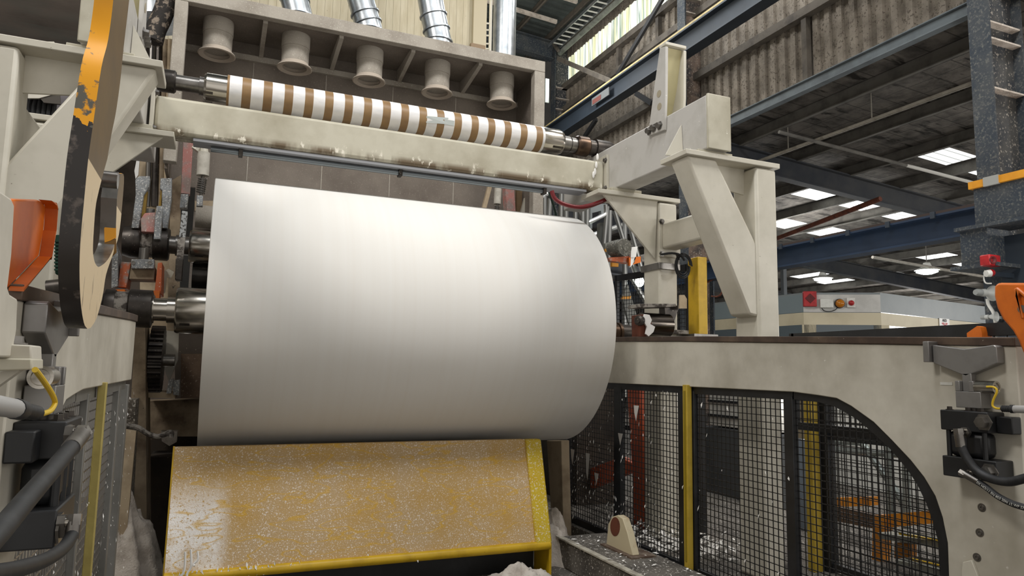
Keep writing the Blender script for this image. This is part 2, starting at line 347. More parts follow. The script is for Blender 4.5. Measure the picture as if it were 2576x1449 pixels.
# ------------------------------------------------------------------ gantry frames carrying the arms
S_G = 3.11
GR = (None, lambda x: x); GL = (None, lambda x: S_G-x)
def gantry(side):
    m = (lambda x: x) if side == 'right' else (lambda x: S_G-x)
    o = m(1.0)-m(0.0)
    adj = 'right' if side == 'right' else 'left'
    who = ('beside the right end of the paper roll' if side == 'right' else 'behind the yellow hook lever at the left')
    # long arm
    am = thing('lifting_arm', ('light grey box arm rising off the right end of the crossbeam' if side == 'right' else 'light grey box arm above the left frame beside the hook lever'), 'arm', (m(3.83), 5.9, 3.53))
    MB().box(m(3.72), m(3.95), 4.66, 7.3, 3.53, 4.0).build('arm_tube', armgrey, am, bevel=.012)
    MB().box(m(3.715), m(3.955), 4.635, 4.66, 3.525, 4.005).build('end_cap', creamdirty, am, bevel=.006)
    gs = MB().prism([(m(3.715), 4.98, 3.55), (m(3.715), 5.0, 3.84), (m(3.56), 5.02, 3.55)], (0, .015, 0)); gs.build('gusset', cream, am)
    # tapered hook bracket bolted to the arm
    hb = thing('hook_bracket', ('tall tapered cream channel with three bolts standing on the right arm' if side == 'right' else 'tall tapered cream channel partly behind the hook lever at left'), 'bracket', (m(3.7), 5.35, 3.85))
    prof = [(1632, 342), (1673, 327), (1676, 240), (1677, 117), (1662, 121), (1648, 220)]
    pts = [onX(px, py, 3.70) for px, py in prof]
    def pm(x): return [(m(x), p.y*x/3.70, EYE+(p.z-EYE)*1.0) for p in pts]
    P = [(p.y, p.z) for p in pts]
    MB().prism([(m(3.69), y, z) for y, z in P], (o*.028, 0, 0)).build('side_flange', armgrey, hb, bevel=.004)
    yb = max(y for y, z in P); zt_ = max(z for y, z in P); zl = 4.0
    MB().prism([(m(3.895), y, max(z, zl)) for y, z in P], (o*.028, 0, 0)).build('side_flange', cream, hb, bevel=.004)
    web = MB().prism([(m(3.718), P[0][0]-.04, zl), (m(3.718), P[5][0]-.05, P[5][1]), (m(3.718), P[4][0]-.03, zt_-.01), (m(3.718), P[4][0]-.055, zt_-.01), (m(3.718), P[5][0]-.075, P[5][1]), (m(3.718), P[0][0]-.065, zl)], (o*.177, 0, 0))
    web.build('web_plate', mat('cream_web', '#c9c096', .5, alt='#b5ad86'), hb)
    MB().box(m(3.69), m(3.923), P[3][0], P[4][0]+.01, zt_-.005, zt_+.025).build('top_cap', cream, hb, bevel=.004)
    for px, py in ((1658, 236), (1659, 268)):
        q = onX(px, py, 3.69); MB().lathe((m(3.691), q.y, q.z), (-o, 0, 0), [(0, .034), (.004, .034), (.004, .02), (.0045, .001)], 16, caps=False).build('plug_hole', mat('cream_plug', '#a49a84', .6), hb)
    for px, py in ((1634, 330), (1646, 322), (1660, 316)):
        q = onX(px, py, 3.69); bolt(MB(), (m(3.69), q.y, q.z), (-o, 0, 0), .028, .03).build('bolt', steel, hb)
    # frames
    for i, (y0, lab) in enumerate(((4.66, 'near'), (6.1, 'far'))):
        if side == 'right':
            L = 'tall cream steel post frame with a wide diagonal strut below the right arm' if i == 0 else 'shorter cream steel post with a triangular gusset under the right crossbeam end'
        else:
            L = 'cream post frame with diagonal strut at the far left behind the hook' if i == 0 else 'cream plate with triangular gusset low behind the left diagonal strut'
        fr_ = thing('support_frame', L, 'frame', (m(4.35), y0+.15, -.02))
        d = .30
        MB().box(m(4.235), m(4.465), y0, y0+d, -.02, 3.44).build('post', cream, fr_, bevel=.025)
        MB().box(m(3.5), m(4.50), y0-.01, y0+d+.06, 3.45, 3.495).build('top_plate', cream, fr_, bevel=.005)
        if i == 0: MB().box(m(3.66), m(4.02), y0+.04, y0+d, 3.49, 3.53).build('shim_plate', creamdirty, fr_, bevel=.004)
        else: MB().box(m(3.66), m(4.02), y0+.0, y0+d, 3.49, 3.53).build('shim_plate', creamdirty, fr_, bevel=.004)
        if i == 0:
            # diagonal square tube from the inner plate end down to the post
            q = [(3.52, 3.45), (3.82, 3.45), (4.33, 2.74), (4.33, 2.30), (4.20, 2.13), (4.10, 2.15)]
            a_ = [(m(3.53), y0+.02, 3.45), (m(3.83), y0+.02, 3.45), (m(4.27), y0+.02, 2.72), (m(4.27), y0+.02, 2.13), (m(4.15), y0+.02, 2.15)]
            MB().prism(a_, (0, d-.06, 0)).build('diagonal_strut', cream, fr_, bevel=.02)
            MB().prism([(m(3.56), y0+d*.5, 3.45), (m(4.24), y0+d*.5, 3.45), (m(4.24), y0+d*.5, 3.22), (m(3.8), y0+d*.5, 3.27)], (0, .02, 0)).build('gusset', cream, fr_)
        else:
            MB().prism([(m(3.58), y0+.03, 3.45), (m(4.24), y0+.03, 3.45), (m(4.2), y0+.03, 2.83)], (0, .03, 0)).build('gusset', cream, fr_, bevel=.004)
            tb = MB().box(m(4.25), m(4.45), 4.95, y0-.02, 2.93, 3.2).build('tie_tube', cream, fr_, bevel=.025)
            fl = MB().box(m(4.22), m(4.48), y0-.03, y0, 2.85, 3.25).build('flange', cream, fr_, bevel=.004)
            for x in (4.245, 4.455):
                for z in (2.88, 3.22): bolt(MB(), (m(x), y0-.03, z), (0, -1, 0), .022, .02).build('bolt', steel, fr_)
            if side == 'right':
                MB().box(4.215, 4.485, y0-.02, y0+d+.02, 2.72, 2.79).build('strap_band', steel, fr_, bevel=.004)
                MB().box(4.16, 4.54, y0-.08, y0+d+.04, 2.05, 2.09).build('base_plate', dustcollar, fr_, bevel=.004)
gantry('right'); gantry('left')
# ------------------------------------------------------------------ side frames of the machine (plates under the rails)
ARC_O = [(1994, 986), (2060, 995), (2104, 1002), (2141, 1022), (2197, 1062), (2243, 1108), (2290, 1158), (2324, 1201), (2352, 1248), (2370, 1301), (2383, 1366), (2386, 1449)]
ARC_I = [(1994, 1004), (2060, 1012), (2098, 1022), (2153, 1053), (2197, 1090), (2243, 1133), (2284, 1183), (2308, 1220), (2330, 1266), (2347, 1313), (2361, 1366), (2367, 1449)]
PX_ = 3.75; S_P = 3.25
def mp(side): return (lambda x: x) if side == 'right' else (lambda x: S_P-x)
def side_frame(side):
    m = mp(side); o = 1 if side == 'right' else -1
    arc = [onX(px, py, PX_) for px, py in ARC_O]
    sh = lambda y: y if side == 'right' else y-.28
    arc = [(sh(p.y), p.z) for p in arc]
    ye = 6.5 if side == 'right' else 5.5; zf = lambda y: 1.925+(y-5.16)*.0287
    out = [(ye, 1.535), (5.2, 1.535)]+arc+[(arc[-1][0], -.2), (2.3, -.2), (2.3, 1.815), (3.43, 1.86), (5.16, 1.925), (ye, zf(ye))]
    sf = thing('side_frame', ('grey machine side plate with a curved cut-out right of the paper roll' if side == 'right' else 'grey machine side plate with mesh below it at the far left'), 'machine frame', (m(PX_), 3.5, -.2))
    MB().prism([(m(PX_), y, z) for y, z in out], (o*.14, 0, 0)).build('side_plate', greypaint, sf, bevel=.006)
    rail = [(m(PX_-.01), y, z) for y, z in ((2.3, 1.815), (3.43, 1.86), (5.16, 1.925), (ye, zf(ye)), (ye, zf(ye)+.045), (5.16, 1.97), (3.43, 1.905), (2.3, 1.86))]
    MB().prism(rail, (o*.17, 0, 0)).build('roll_rail', mat('brown_rail_steel', '#4e4038', .5, .5, alt='#6b5a4c', ascale=4, speck='#8f8578', sscale=30, slo=.7, shi=.75), sf, bevel=.004)
    if side == 'right':
        for px, py in ((2470, 1277), (2465, 1340), (2458, 1402)):
            q = onX(px, py, PX_); MB().lathe((PX_, q.y, q.z), (-1, 0, 0), [(-.002, .022), (.002, .022), (.002, .017), (.0005, .016), (.0005, .012), (.006, .012), (.006, .007), (.001, .006), (.001, .0005)], 18, caps=False).build('socket_bolt', steel, sf)
        for px in (2381, 2488):
            q = onX(px, 965, PX_); MB().box(PX_-.003, PX_, q.y-.035, q.y+.035, q.z-.008, q.z+.008).build('tag_plate', whitepl, sf)
        q = [onX(*p, PX_) for p in ((2427, 1413), (2450, 1408), (2466, 1449), (2466, 1500), (2420, 1500))]
        MB().prism([(PX_, p.y, p.z) for p in q], (-.02, 0, 0)).build('lug', cream, sf, bevel=.004)
    # mesh guard filling the cut-out
    ai = [onX(px, py, PX_+.03) for px, py in ARC_I]; ao = [onX(px, py, PX_+.03) for px, py in ARC_O]
    for p in ai+ao: p.y = sh(p.y)
    fx = PX_+.03
    framem = blackpaint if side == 'right' else mat('grey_guard_frame', '#7d7c78', .55, .3, alt='#66645f')
    mg = thing('mesh_guard', ('black framed wire mesh guard with a curved corner under the right side plate' if side == 'right' else 'grey framed wire mesh guard under the left side plate'), 'guard', (m(fx), 4.5, -.02))
    fr_ = MB()
    n = len(ai)
    for i in range(n-1):
        fr_.add([(m(fx+e), p.y, p.z) for e in (0, .05) for p in (ao[i], ao[i+1], ai[i+1], ai[i])], [(0, 1, 2, 3), (4, 7, 6, 5), (0, 4, 5, 1), (3, 2, 6, 7)])
    y1, y0 = (7.35 if side == 'right' else 5.48), ai[0].y
    fr_.box(m(fx), m(fx+.05), y0-.01, y1, 1.475, 1.54); fr_.box(m(fx), m(fx+.05), 4.6, y1, -.02, .05); fr_.box(m(fx), m(fx+.05), ao[-1].y, 4.7, -.02, .04)
    fr_.build('guard_frame', framem, mg)
    stiles = [(1422, 1430), (1545, 1562), (1707, 1721), (1733, 1748), (1975, 1998)] if side == 'right' else [(1622, 1635), (1707, 1721), (1975, 1990)]
    for a_, b_ in stiles:
        ya, yb = onX(a_, 1150, fx).y, onX(b_, 1150, fx).y
        MB().box(m(fx-.005), m(fx+.045), ya, yb, -.02, 1.5).build('stile', framem, mg, bevel=.004)
    wire = MB(); r = .0028; xw = fx+.03
    zz = lambda y: 1.5 if y > ai[0].y else next((ai[i].z+(y-ai[i].y)/(ai[i+1].y-ai[i].y)*(ai[i+1].z-ai[i].z) for i in range(n-1) if ai[i+1].y <= y <= ai[i].y), .2)
    y = ai[-1].y
    while y < y1:
        wire.box(m(xw-r), m(xw+r), y-r, y+r, .0, zz(y)); y += .05
    z = .05
    while z < 1.48:
        ys = y0 if z > ai[0].z else next((ai[i].y+(z-ai[i].z)/(ai[i+1].z-ai[i].z)*(ai[i+1].y-ai[i].y) for i in range(n-1) if ai[i+1].z <= z <= ai[i].z), ai[-1].y)
        wire.box(m(xw-r), m(xw+r), ys, y1, z-r, z+r); z += .05
    wire.build('wire_mesh', mat('black_wire', '#141415', .5) if side == 'right' else mat('steel_wire', '#8d8a86', .3, .9), mg, smooth=0)
    # yellow safety edge standing in front of the mesh
    if side == 'right':
        a_, b_ = onX(1721, 1150, PX_-.02).y, onX(1732, 1150, PX_-.02).y
    else:
        a_, b_ = 4.15, 4.10
    yp = thing('light_curtain_post', ('slim yellow post standing against the black mesh guard' if side == 'right' else 'slim yellow post on the grey mesh guard at left'), 'post', (m(PX_), a_, -.02))
    MB().box(m(PX_-(.03 if side == 'right' else .018)), m(PX_+.02), a_, b_, -.02, 1.55).build('post_tube', mat('post_yellow', '#bfa239', .5, alt='#a58c2c', ascale=5) if side == 'right' else mat('post_yellow_pale', '#ad9d58', .6, alt='#948548', ascale=5), yp, bevel=.003)
    if side == 'right': MB().box(m(PX_-.035), m(PX_-.03), a_+(b_-a_)*.3, a_+(b_-a_)*.7, .1, 1.5).build('sensor_strip', mat('olive_strip', '#8d7a20', .3), yp)
side_frame('right'); side_frame('left')
# ------------------------------------------------------------------ yellow tray under the roll
Dt, Db = 6.2, 5.93
DX0, DX1 = -.225, 2.93
dl = thing('chute_guard', 'sloping yellow steel guard covered in paper dust below the roll', 'machine guard', (1.3, 6.05, -.2))
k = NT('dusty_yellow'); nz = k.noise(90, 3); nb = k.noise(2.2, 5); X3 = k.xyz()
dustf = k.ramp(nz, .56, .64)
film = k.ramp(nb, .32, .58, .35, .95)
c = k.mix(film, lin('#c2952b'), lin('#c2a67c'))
patch = k.math('MULTIPLY', k.ramp(X3[0], -1.2, -1.08, 1, 0), k.ramp(k.noise(3, 4), .3, .44))  # pale patch at the left: paper dust plus a painted pool of light
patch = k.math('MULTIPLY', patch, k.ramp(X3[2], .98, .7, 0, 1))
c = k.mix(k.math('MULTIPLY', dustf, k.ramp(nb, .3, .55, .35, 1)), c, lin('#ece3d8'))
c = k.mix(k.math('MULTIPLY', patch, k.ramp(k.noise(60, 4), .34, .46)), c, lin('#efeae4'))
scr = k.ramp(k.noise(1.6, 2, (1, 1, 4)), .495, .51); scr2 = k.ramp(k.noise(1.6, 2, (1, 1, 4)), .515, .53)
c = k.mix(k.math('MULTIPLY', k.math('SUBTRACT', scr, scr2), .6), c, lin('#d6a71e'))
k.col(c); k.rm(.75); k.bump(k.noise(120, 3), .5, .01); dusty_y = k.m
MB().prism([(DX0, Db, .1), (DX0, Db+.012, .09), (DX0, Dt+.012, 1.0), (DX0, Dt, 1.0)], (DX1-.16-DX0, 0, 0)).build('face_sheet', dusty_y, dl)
k2 = mat('yellow_cheek', '#d0b32a', .5, alt='#c8a51e', ascale=4, speck='#ece4d0', sscale=70, slo=.55, shi=.66)
MB().prism([(DX1-.16, Db-.03, .1), (DX1-.16, Db+.3, .1), (DX1-.16, Dt+.06, 1.0), (DX1-.16, Dt-.035, 1.0)], (.16, 0, 0)).build('end_cheek', k2, dl, bevel=.015)
MB().box(DX1-.03, DX1-.005, Db-.02, Db+.3, -.2, .12).build('leg_plate', yellow, dl)
MB().prism([(DX0-.012, Db-.02, -.2), (DX0-.012, Db+.25, -.2), (DX0-.012, Dt+.06, 1.0), (DX0-.012, Dt-.01, 1.01)], (.012, 0, 0)).build('end_cheek', yellow, dl)
MB().cyl((DX0, Db-.005, .085), (DX1-.02, Db-.005, .085), .038, 20).build('rolled_edge', yellow, dl)
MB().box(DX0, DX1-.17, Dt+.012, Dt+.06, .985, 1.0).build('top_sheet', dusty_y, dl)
MB().box(DX0+.02, DX1-.05, Db+.27, Db+.31, -.2, .9).build('back_sheet', blackpaint, dl)
# ------------------------------------------------------------------ extraction hood behind the roll
HY, HB = 8.0, 8.86
HX0, HX1, HT = -.60, 3.79, 5.68
hd = thing('extraction_hood', 'large dust-caked steel hood with open front behind the striped spool', 'hood', (1.6, HB, .4))
chm = duststeel
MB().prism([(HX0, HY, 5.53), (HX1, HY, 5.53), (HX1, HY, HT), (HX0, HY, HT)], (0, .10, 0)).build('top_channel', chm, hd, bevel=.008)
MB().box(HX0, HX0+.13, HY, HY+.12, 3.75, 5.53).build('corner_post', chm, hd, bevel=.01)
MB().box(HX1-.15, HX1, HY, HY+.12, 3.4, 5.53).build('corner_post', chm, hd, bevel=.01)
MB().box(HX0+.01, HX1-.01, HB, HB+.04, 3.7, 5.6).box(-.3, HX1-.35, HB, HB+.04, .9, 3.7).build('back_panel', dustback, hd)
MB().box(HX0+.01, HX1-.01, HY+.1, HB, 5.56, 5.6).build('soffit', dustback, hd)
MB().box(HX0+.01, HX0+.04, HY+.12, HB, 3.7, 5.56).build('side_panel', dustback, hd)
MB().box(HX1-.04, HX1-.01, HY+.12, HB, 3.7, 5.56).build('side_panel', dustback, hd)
for x in (1.15, 2.02, 0.3, 2.9):
    MB().prism([(x, HY+.1, 5.56), (x, HB, 5.56), (x, HB, 5.38), (x, HY+.1, 5.5)], (.05, 0, 0)).build('soffit_rib', chm, hd)
MB().box(HX0+.04, HX1-.04, HB-.05, HB, 5.33, 5.4).build('ledge', chm, hd)
for x in (0.25, 1.12, 1.98, 2.85): MB().box(x-.006, x+.006, HB-.004, HB, 3.0, 5.33).build('seam', chm, hd)
for px, nx in ((545, None), (741, None), (929, None), (1100, None), (1263, None)):
    i = (545, 741, 929, 1100, 1263).index(px); py = (140, 178, 203, 237, 262)[i]
    x = onY(px, py, 8.4).x; ordn = ('leftmost', 'second from the left', 'third from left', 'fourth from the left', 'rightmost')[i]
    nz_ = thing('suction_nozzle', 'dusty round suction pipe with flared rim, %s of five under the hood' % ordn, 'pipe', (x, 8.42, 5.16), 'suction pipes under the hood')
    MB().lathe((x, 8.42, 5.56), (0, 0, -1), [(0, .164), (.16, .164), (.161, .157), (.34, .157)], 32).build('pipe_body', duststeel, nz_)
    MB().lathe((x, 8.42, 5.22), (0, 0, -1), [(0, .158), (.03, .168), (.045, .195), (.06, .203), (.066, .19), (.05, .14)], 32, caps=False).build('flared_rim', mat('rim_dust', '#b7ab9d', .9, bump=.5, bscale=60), nz_)
# galvanised ducts above the hood
for i, (pt, pm, pb, lab) in enumerate((((738, -40), (741, 0), (752, 42), 'short galvanised duct elbow above the hood, left of three leaning ducts'),
                              ((890, -60), (918, 35), (930, 78), 'galvanised duct leaning left above the hood, middle of the three'),
                              ((1072, -60), (1090, 40), (1104, 105), 'galvanised duct with joint rings above the hood, right of the three leaning ones'))):
    y = 8.42
    P = [onY(*pt, y), onY(*pm, y), onY(*pb, y)]
    P.append(V(P[2].x+.005, y, 5.6))
    t = thing('leaning_duct', lab, 'duct', (P[3].x, y, 5.68), 'leaning ducts above the hood')
    MB().tube([P[0]+(P[0]-P[1])*2, P[0], P[1], P[2], P[3]], .165, 28).build('duct_pipe', galv, t)
    for q, a in ((P[1], P[1]-P[2]), (P[2], V(0, 0, 1)), (P[1]*.45+P[2]*.55, P[1]-P[2])) if i else ((P[1], V(0, 0, 1)), (P[2], V(0, 0, 1))):
        MB().lathe(q-a.normalized()*.012, a, [(0, .166), (.003, .182), (.02, .182), (.024, .166)], 28, caps=False).build('joint_ring', galv, t)
t = thing('straight_duct', 'tall straight galvanised pipe rising from the right end of the hood', 'duct', (3.37, 8.42, 5.68))
MB().cyl((3.37, 8.42, 5.6), (3.37, 8.42, 9.5), .155, 28).build('duct_pipe', galv, t)
MB().lathe((3.37, 8.42, 5.68), (0, 0, 1), [(0, .156), (.004, .175), (.03, .175), (.035, .156)], 28, caps=False).build('joint_ring', galv, t)
# cream boarded casing above the hood
k = NT('cream_boards'); X_ = k.xyz()[0]
fr = k.math('FRACT', k.math('MULTIPLY', k.math('ADD', X_, 40), 8.6)); g = k.math('LESS_THAN', fr, .04)
base = k.mix(k.ramp(k.noise(3, 5, (4, 1, .6)), .4, .7), lin('#d9cfb4'), lin('#c8bc9e')); base = k.mix(k.ramp(k.noise(40, 3), .68, .72), base, lin('#a8977c'))
k.col(k.mix(g, base, lin('#8f8468'))); k.rm(.55); cboards = k.m
cs = thing('boarded_casing', 'cream vertical-boarded dryer casing above the extraction hood', 'machine casing', (1.6, 10.6, 5.6))
MB().box(-.95, 3.72, 10.5, 13.5, 5.3, 9.0).build('board_wall', cboards, cs)
MB().box(3.62, 3.85, 10.42, 10.52, 5.3, 9.0).build('corner_trim', mat('cream_trim', '#cfc3a6', .5), cs)
MB().box(3.58, 3.83, 10.40, 10.47, 6.75, 6.95).build('trim_foot', mat('brown_foot', '#9c8468', .6), cs)
cl = MB(); cl.box(4.08, 4.12, 10.88, 10.92, -.2, 9.0)
for i, z in enumerate((6.85, 6.93, 7.02, 7.16, 7.25, 7.4, 7.5, 7.62)):
    y = 10.9
    cl.tube([(3.86, y, z), (3.95, y, z-.02), (4.08, y, z)], .014, 6)
tag(cl.build('cable_loops', mat('white_cable', '#dcd9cf', .5)), 'short white cable loops hanging between boarded casing and straight pipe', 'cable')['kind'] = 'stuff'
# ------------------------------------------------------------------ hall building on the right
XW = 8.4
def corrugated(x, y0, y1, z0, z1, pitch=.23, depth=.045):
    b = MB(); y = y0; pts = []
    while y < y1:
        pts += [(x, y), (x, y+pitch*.42), (x+depth, y+pitch*.5), (x+depth, y+pitch*.92)]; y += pitch
    n = len(pts); b.add([(px, py, z0) for px, py in pts]+[(px, py, z1) for px, py in pts], [(i, i+1, n+i+1, n+i) for i in range(n-1)]); return b
struct(corrugated(XW, 4.6, 16.6, 6.15, 9.3).build('wall_right', dustdark, smooth=0, recalc=False))
struct(corrugated(XW+.02, 4.6, 16.6, 10.1, 10.7).build('wall_right', dustdark, smooth=0, recalc=False))
struct(corrugated(XW+.02, 4.6, 11.3, 9.3, 10.1).build('wall_right', dustdark, smooth=0, recalc=False))
k = NT('translucent_sheet'); Y_ = k.xyz()[1]
st = k.noise(1, 4, (1, 9, .35)); st2 = k.noise(1, 3, (1, 22, .5))
c = k.mix(k.ramp(st, .4, .6), lin('#e9eeea'), lin('#bfbf98')); c = k.mix(k.ramp(st2, .52, .62), c, lin('#7f8c82')); 
k.col(c); k.l(c, k.b.inputs['Emission Color']); k.b.inputs['Emission Strength'].default_value = 1.05; k.rm(.6); transl = k.m
struct(corrugated(XW+.03, 11.3, 16.3, 9.3, 10.12, .16, .03).build('window_1', transl, smooth=0, recalc=False))

# columns
for i, (yc, lab) in enumerate(((5.1, 'navy steel column with dusty flanges at the right edge of the view'), (10.75, 'navy and brown dust-covered steel column behind the tapered bracket'), (16.4, 'dust-caked steel column far back beside the translucent sheets'))):
    t = thing('steel_column', lab, 'column', (8.25, yc, -.02), 'building columns')
    mm = navydust
    top = 10.5
    MB().box(8.0, 8.03, yc-.12, yc+.12, -.02, top).build('flange', mm if i else navydust, t)
    MB().box(8.58, 8.61, yc-.12, yc+.12, -.02, top).build('flange', mm, t)
    MB().box(8.03, 8.58, yc-.012, yc+.012, -.02, top).build('web', mat('dust_brown_web', '#7b6a5e', .95, alt='#3d3b3a', ascale=3, alo=.42, ahi=.62, speck='#9a8f84', sscale=34, slo=.58, shi=.66, bump=.5, bscale=45) if i == 1 else mat('dust_grey_web', '#4a4a49', .95, alt='#2a3038', ascale=3, alo=.4, ahi=.65, speck='#9a948c', sscale=34, slo=.58, shi=.66, bump=.5, bscale=45), t)
    for z in ((4.95, 5.55, 5.75) if i == 0 else (8.6, 8.9, 9.2)):
        MB().box(8.03, 8.58, yc-.11, yc-.012, z, z+.02).build('stiffener', fluff, t)
# eave channel, girts, crane beam
t = tag(MB().ibeam((8.22, 5.2, 6.1), (8.22, 16.4, 6.1), .12, .17, .015, .03).build('eave_beam', mat('eave_blue_grey', '#5f676b', .7, alt='#4d5357', ascale=3, dust='#8b8378')), 'blue grey steel eave beam along the foot of the upper cladding', 'beam')
ld = tag(MB().box(8.26, 8.44, 5.2, 16.4, 6.19, 6.215).build('dust_ledge', fluff), 'dust-covered ledge above the blue grey eave beam', 'ledge')
girtm = mat('dusty_girt', '#5e5850', .9, alt='#47423d', ascale=5, dust='#8d857a')
for z, lab in ((7.36, 'lower'), (8.63, 'middle'), (9.27, 'upper')):
    tag(MB().box(8.26, 8.40, 5.1, 16.4, z-.07, z+.07).build('wall_girt', girtm), 'long dusty horizontal rail on the upper cladding, %s of three' % lab, 'beam', 'cladding rails')
for y, lab in ((13.6, 'left of the two small studs'), (12.0, 'right of the two small studs'), (8.0, 'cream stud right of the column')):
    z0, z1 = (7.9, 9.3) if y > 9 else (6.2, 7.3)
    tag(MB().box(8.3, 8.40, y-.05, y+.05, z0, z1).build('cladding_stud', girtm), 'short dusty vertical stud on the cladding, %s' % lab, 'stud', 'cladding studs')
cbm = thing('crane_beam', 'navy crane runway beam high along the dusty upper cladding', 'beam', (7.4, 10, 7.25))
MB().ibeam((7.4, 4.2, 7.45), (7.4, 17.5, 7.45), .24, .42, .03, .02).build('runway_girder', navy, cbm)
MB().cyl((7.36, 4.2, 7.70), (7.36, 17.5, 7.70), .05, 12).build('yellow_conductor_rail', mat('dusty_yellow_rail', '#b9a878', .7, alt='#a08f62', ascale=8), cbm)['label'] = 'pale yellow conductor rail'
q = onX(1507, 257, 7.28); sg = thing('rating_plate', 'small red and grey plate on the side of the navy crane beam', 'sign', (7.28, q.y, q.z))
MB().box(7.27, 7.29, q.y-.42, q.y+.30, 7.38, 7.55).build('plate', mat('plate_grey', '#5f6364', .6), sg)
MB().box(7.262, 7.27, q.y-.1, q.y+.26, 7.40, 7.50).build('red_panel', mat('plate_red', '#643833', .6), sg)
# low crane beam between the columns
lb = thing('runway_beam', 'dark blue runway beam low between the columns behind the right frame', 'beam', (8.0, 10, 3.28))
MB().ibeam((8.0, 5.2, 3.44), (8.0, 18, 3.44), .22, .32, .025, .02).build('girder', mat('deep_blue', '#1c2e45', .5, alt='#17273b', ascale=2), lb)
MB().box(7.97, 8.04, 5.2, 18, 3.60, 3.65).build('crane_rail', mat('rail_brown', '#3c2e28', .7), lb)
for j in range(9):
    y = 5.7+j*.62; MB().box(7.87, 7.9, y-.03, y+.03, 3.55, 3.63).build('rail_clip', navy, lb, bevel=.004)
# near runway with orange flange
nb = thing('orange_edged_beam', 'navy crane beam with an orange top flange at the right column', 'beam', (7.7, 3.5, 3.3))
MB().box(7.62, 7.95, 1.5, 5.02, 3.3, 3.72).build('web_box', navydust, nb)
MB().box(7.58, 7.95, 1.5, 5.05, 3.72, 3.80).build('orange_flange', mat('orange_flange', '#d8941c', .5, alt='#c98312', ascale=5), nb)['label'] = 'orange top flange'
MB().box(7.57, 7.60, 4.72, 4.88, 3.71, 3.81).build('grey_splice', mat('splice_grey', '#9a9a95', .5), nb)
MB().box(7.62, 7.98, 4.9, 5.2, 2.85, 3.3).build('bracket_block', navydust, nb)
MB().box(7.5, 8.02, 4.75, 5.25, 2.83, 2.87).build('bracket_plate', navydust, nb)
MB().box(7.55, 8.0, 3.0, 5.22, 3.27, 3.31).build('bottom_flange', navydust, nb)
MB().box(7.9, 8.1, 2.6, 4.95, 1.2, 3.2).build('panel_box', navy, nb)
# ------------------------------------------------------------------ low lean-to roof
RS = .077
zr = lambda x: 6.22-RS*(x-8.0)
k = NT('torn_lining'); n1 = k.noise(3.2, 6); n2 = k.noise(1, 4, (1.2, 4, 1))
xx = k.xyz(); gx = k.math('LESS_THAN', k.math('FRACT', k.math('MULTIPLY', k.math('ADD', xx[1], 100), 2.2)), .045); gy = k.math('LESS_THAN', k.math('FRACT', k.math('MULTIPLY', k.math('ADD', xx[0], 100), 2.8)), .04)
c = k.mix(k.ramp(n1, .4, .66), lin('#6d6862'), lin('#403d39')); c = k.mix(k.ramp(n2, .58, .64), c, lin('#26231f'))
c = k.mix(k.math('MULTIPLY', k.math('MAXIMUM', gx, gy), .75), c, lin('#2b2825')); k.col(c); k.rm(.95); k.bump(n1, .9, .05); lining = k.m
struct(MB().prism([(8.46, -2, zr(8.46)), (44, -2, zr(44)), (44, -2, zr(44)+.08), (8.46, -2, zr(8.46)+.08)], (0, 44, 0)).build('ceiling', lining))
pm = mat('dusty_purlin', '#6b6862', .85, alt='#4b4945', ascale=3, dust='#7a756d')
for i in range(14):
    x = 8.95+1.42*i; zt_ = zr(x)-.005
    far = ('nearest the eave', 'second', 'third', 'fourth', 'fifth', 'sixth', 'seventh', 'eighth', 'ninth', 'tenth', 'eleventh', 'twelfth', 'thirteenth', 'fourteenth')[i]
    b = MB().box(x-.008, x+.008, 2, 40, zt_-.22, zt_); b.box(x, x+.07, 2, 40, zt_-.016, zt_); b.box(x-.07, x, 2, 40, zt_-.22, zt_-.204)
    tag(b.build('roof_purlin', pm), 'long dusty roof purlin under the low roof, %s counted from the eave' % far, 'beam', 'purlins of the low roof')
rfm = mat('dark_rafter', '#3c3d3f', .85, alt='#2b2f36', ascale=2, alo=.4, ahi=.65, dust='#6a655e')
for i, y in enumerate((10.3, 16.2, 22.0, 28.0, 34.0)):
    far = ('nearest', 'second', 'third', 'fourth', 'farthest')[i]
    tag(MB().ibeam((8.3, y, zr(8.3)-.42), (40, y, zr(40)-.42), .2, .42, .025, .02).build('roof_rafter', rfm), 'dark sloping steel rafter under the low roof, %s of five' % far, 'beam', 'rafters of the low roof')
for i, (px, py, w_, h_) in enumerate(((2392, 397, 1.25, .62), (2462, 421, 1.25, .6), (2060, 488, 1.25, .8), (2165, 513, 1.25, .8), (2245, 532, 1.25, .9), (1970, 562, 1.25, .8), (2038, 574, 1.25, .9), (2405, 651, 1.3, 1.1), (2316, 636, 1.3, 1.0), (2000, 686, 1.3, 1.4), (2060, 700, 1.3, 1.4), (2190, 681, 1.3, .9), (2130, 668, 1.3, .8))):
    d = ray(px, py); t_ = (zr(0)-.01-EYE)/(d.z+RS*d.x); p = CAMLOC+d*t_
    kx = round((p.x-8.95-.71)/1.42); x = 8.95+.71+1.42*kx
    x0, x1 = x-.6, x+.6
    if 'skylight_pane' not in MATS:
        kk = NT('skylight_pane'); fr = kk.math('FRACT', kk.math('MULTIPLY', kk.math('ADD', kk.xyz()[1], 100), 5.0)); ee = kk.mix(kk.math('LESS_THAN', fr, .16), lin('#f2f4f2'), lin('#8d8f8c'))
        kk.col(ee); kk.l(ee, kk.b.inputs['Emission Color']); kk.b.inputs['Emission Strength'].default_value = 1.6; MATS['skylight_pane'] = kk.m
    struct(MB().prism([(x0, p.y-h_/2, zr(x0)-.012), (x1, p.y-h_/2, zr(x1)-.012), (x1, p.y+h_/2, zr(x1)-.012), (x0, p.y+h_/2, zr(x0)-.012)], (0, 0, .01)).build('window_%d' % (i+2), MATS['skylight_pane']))
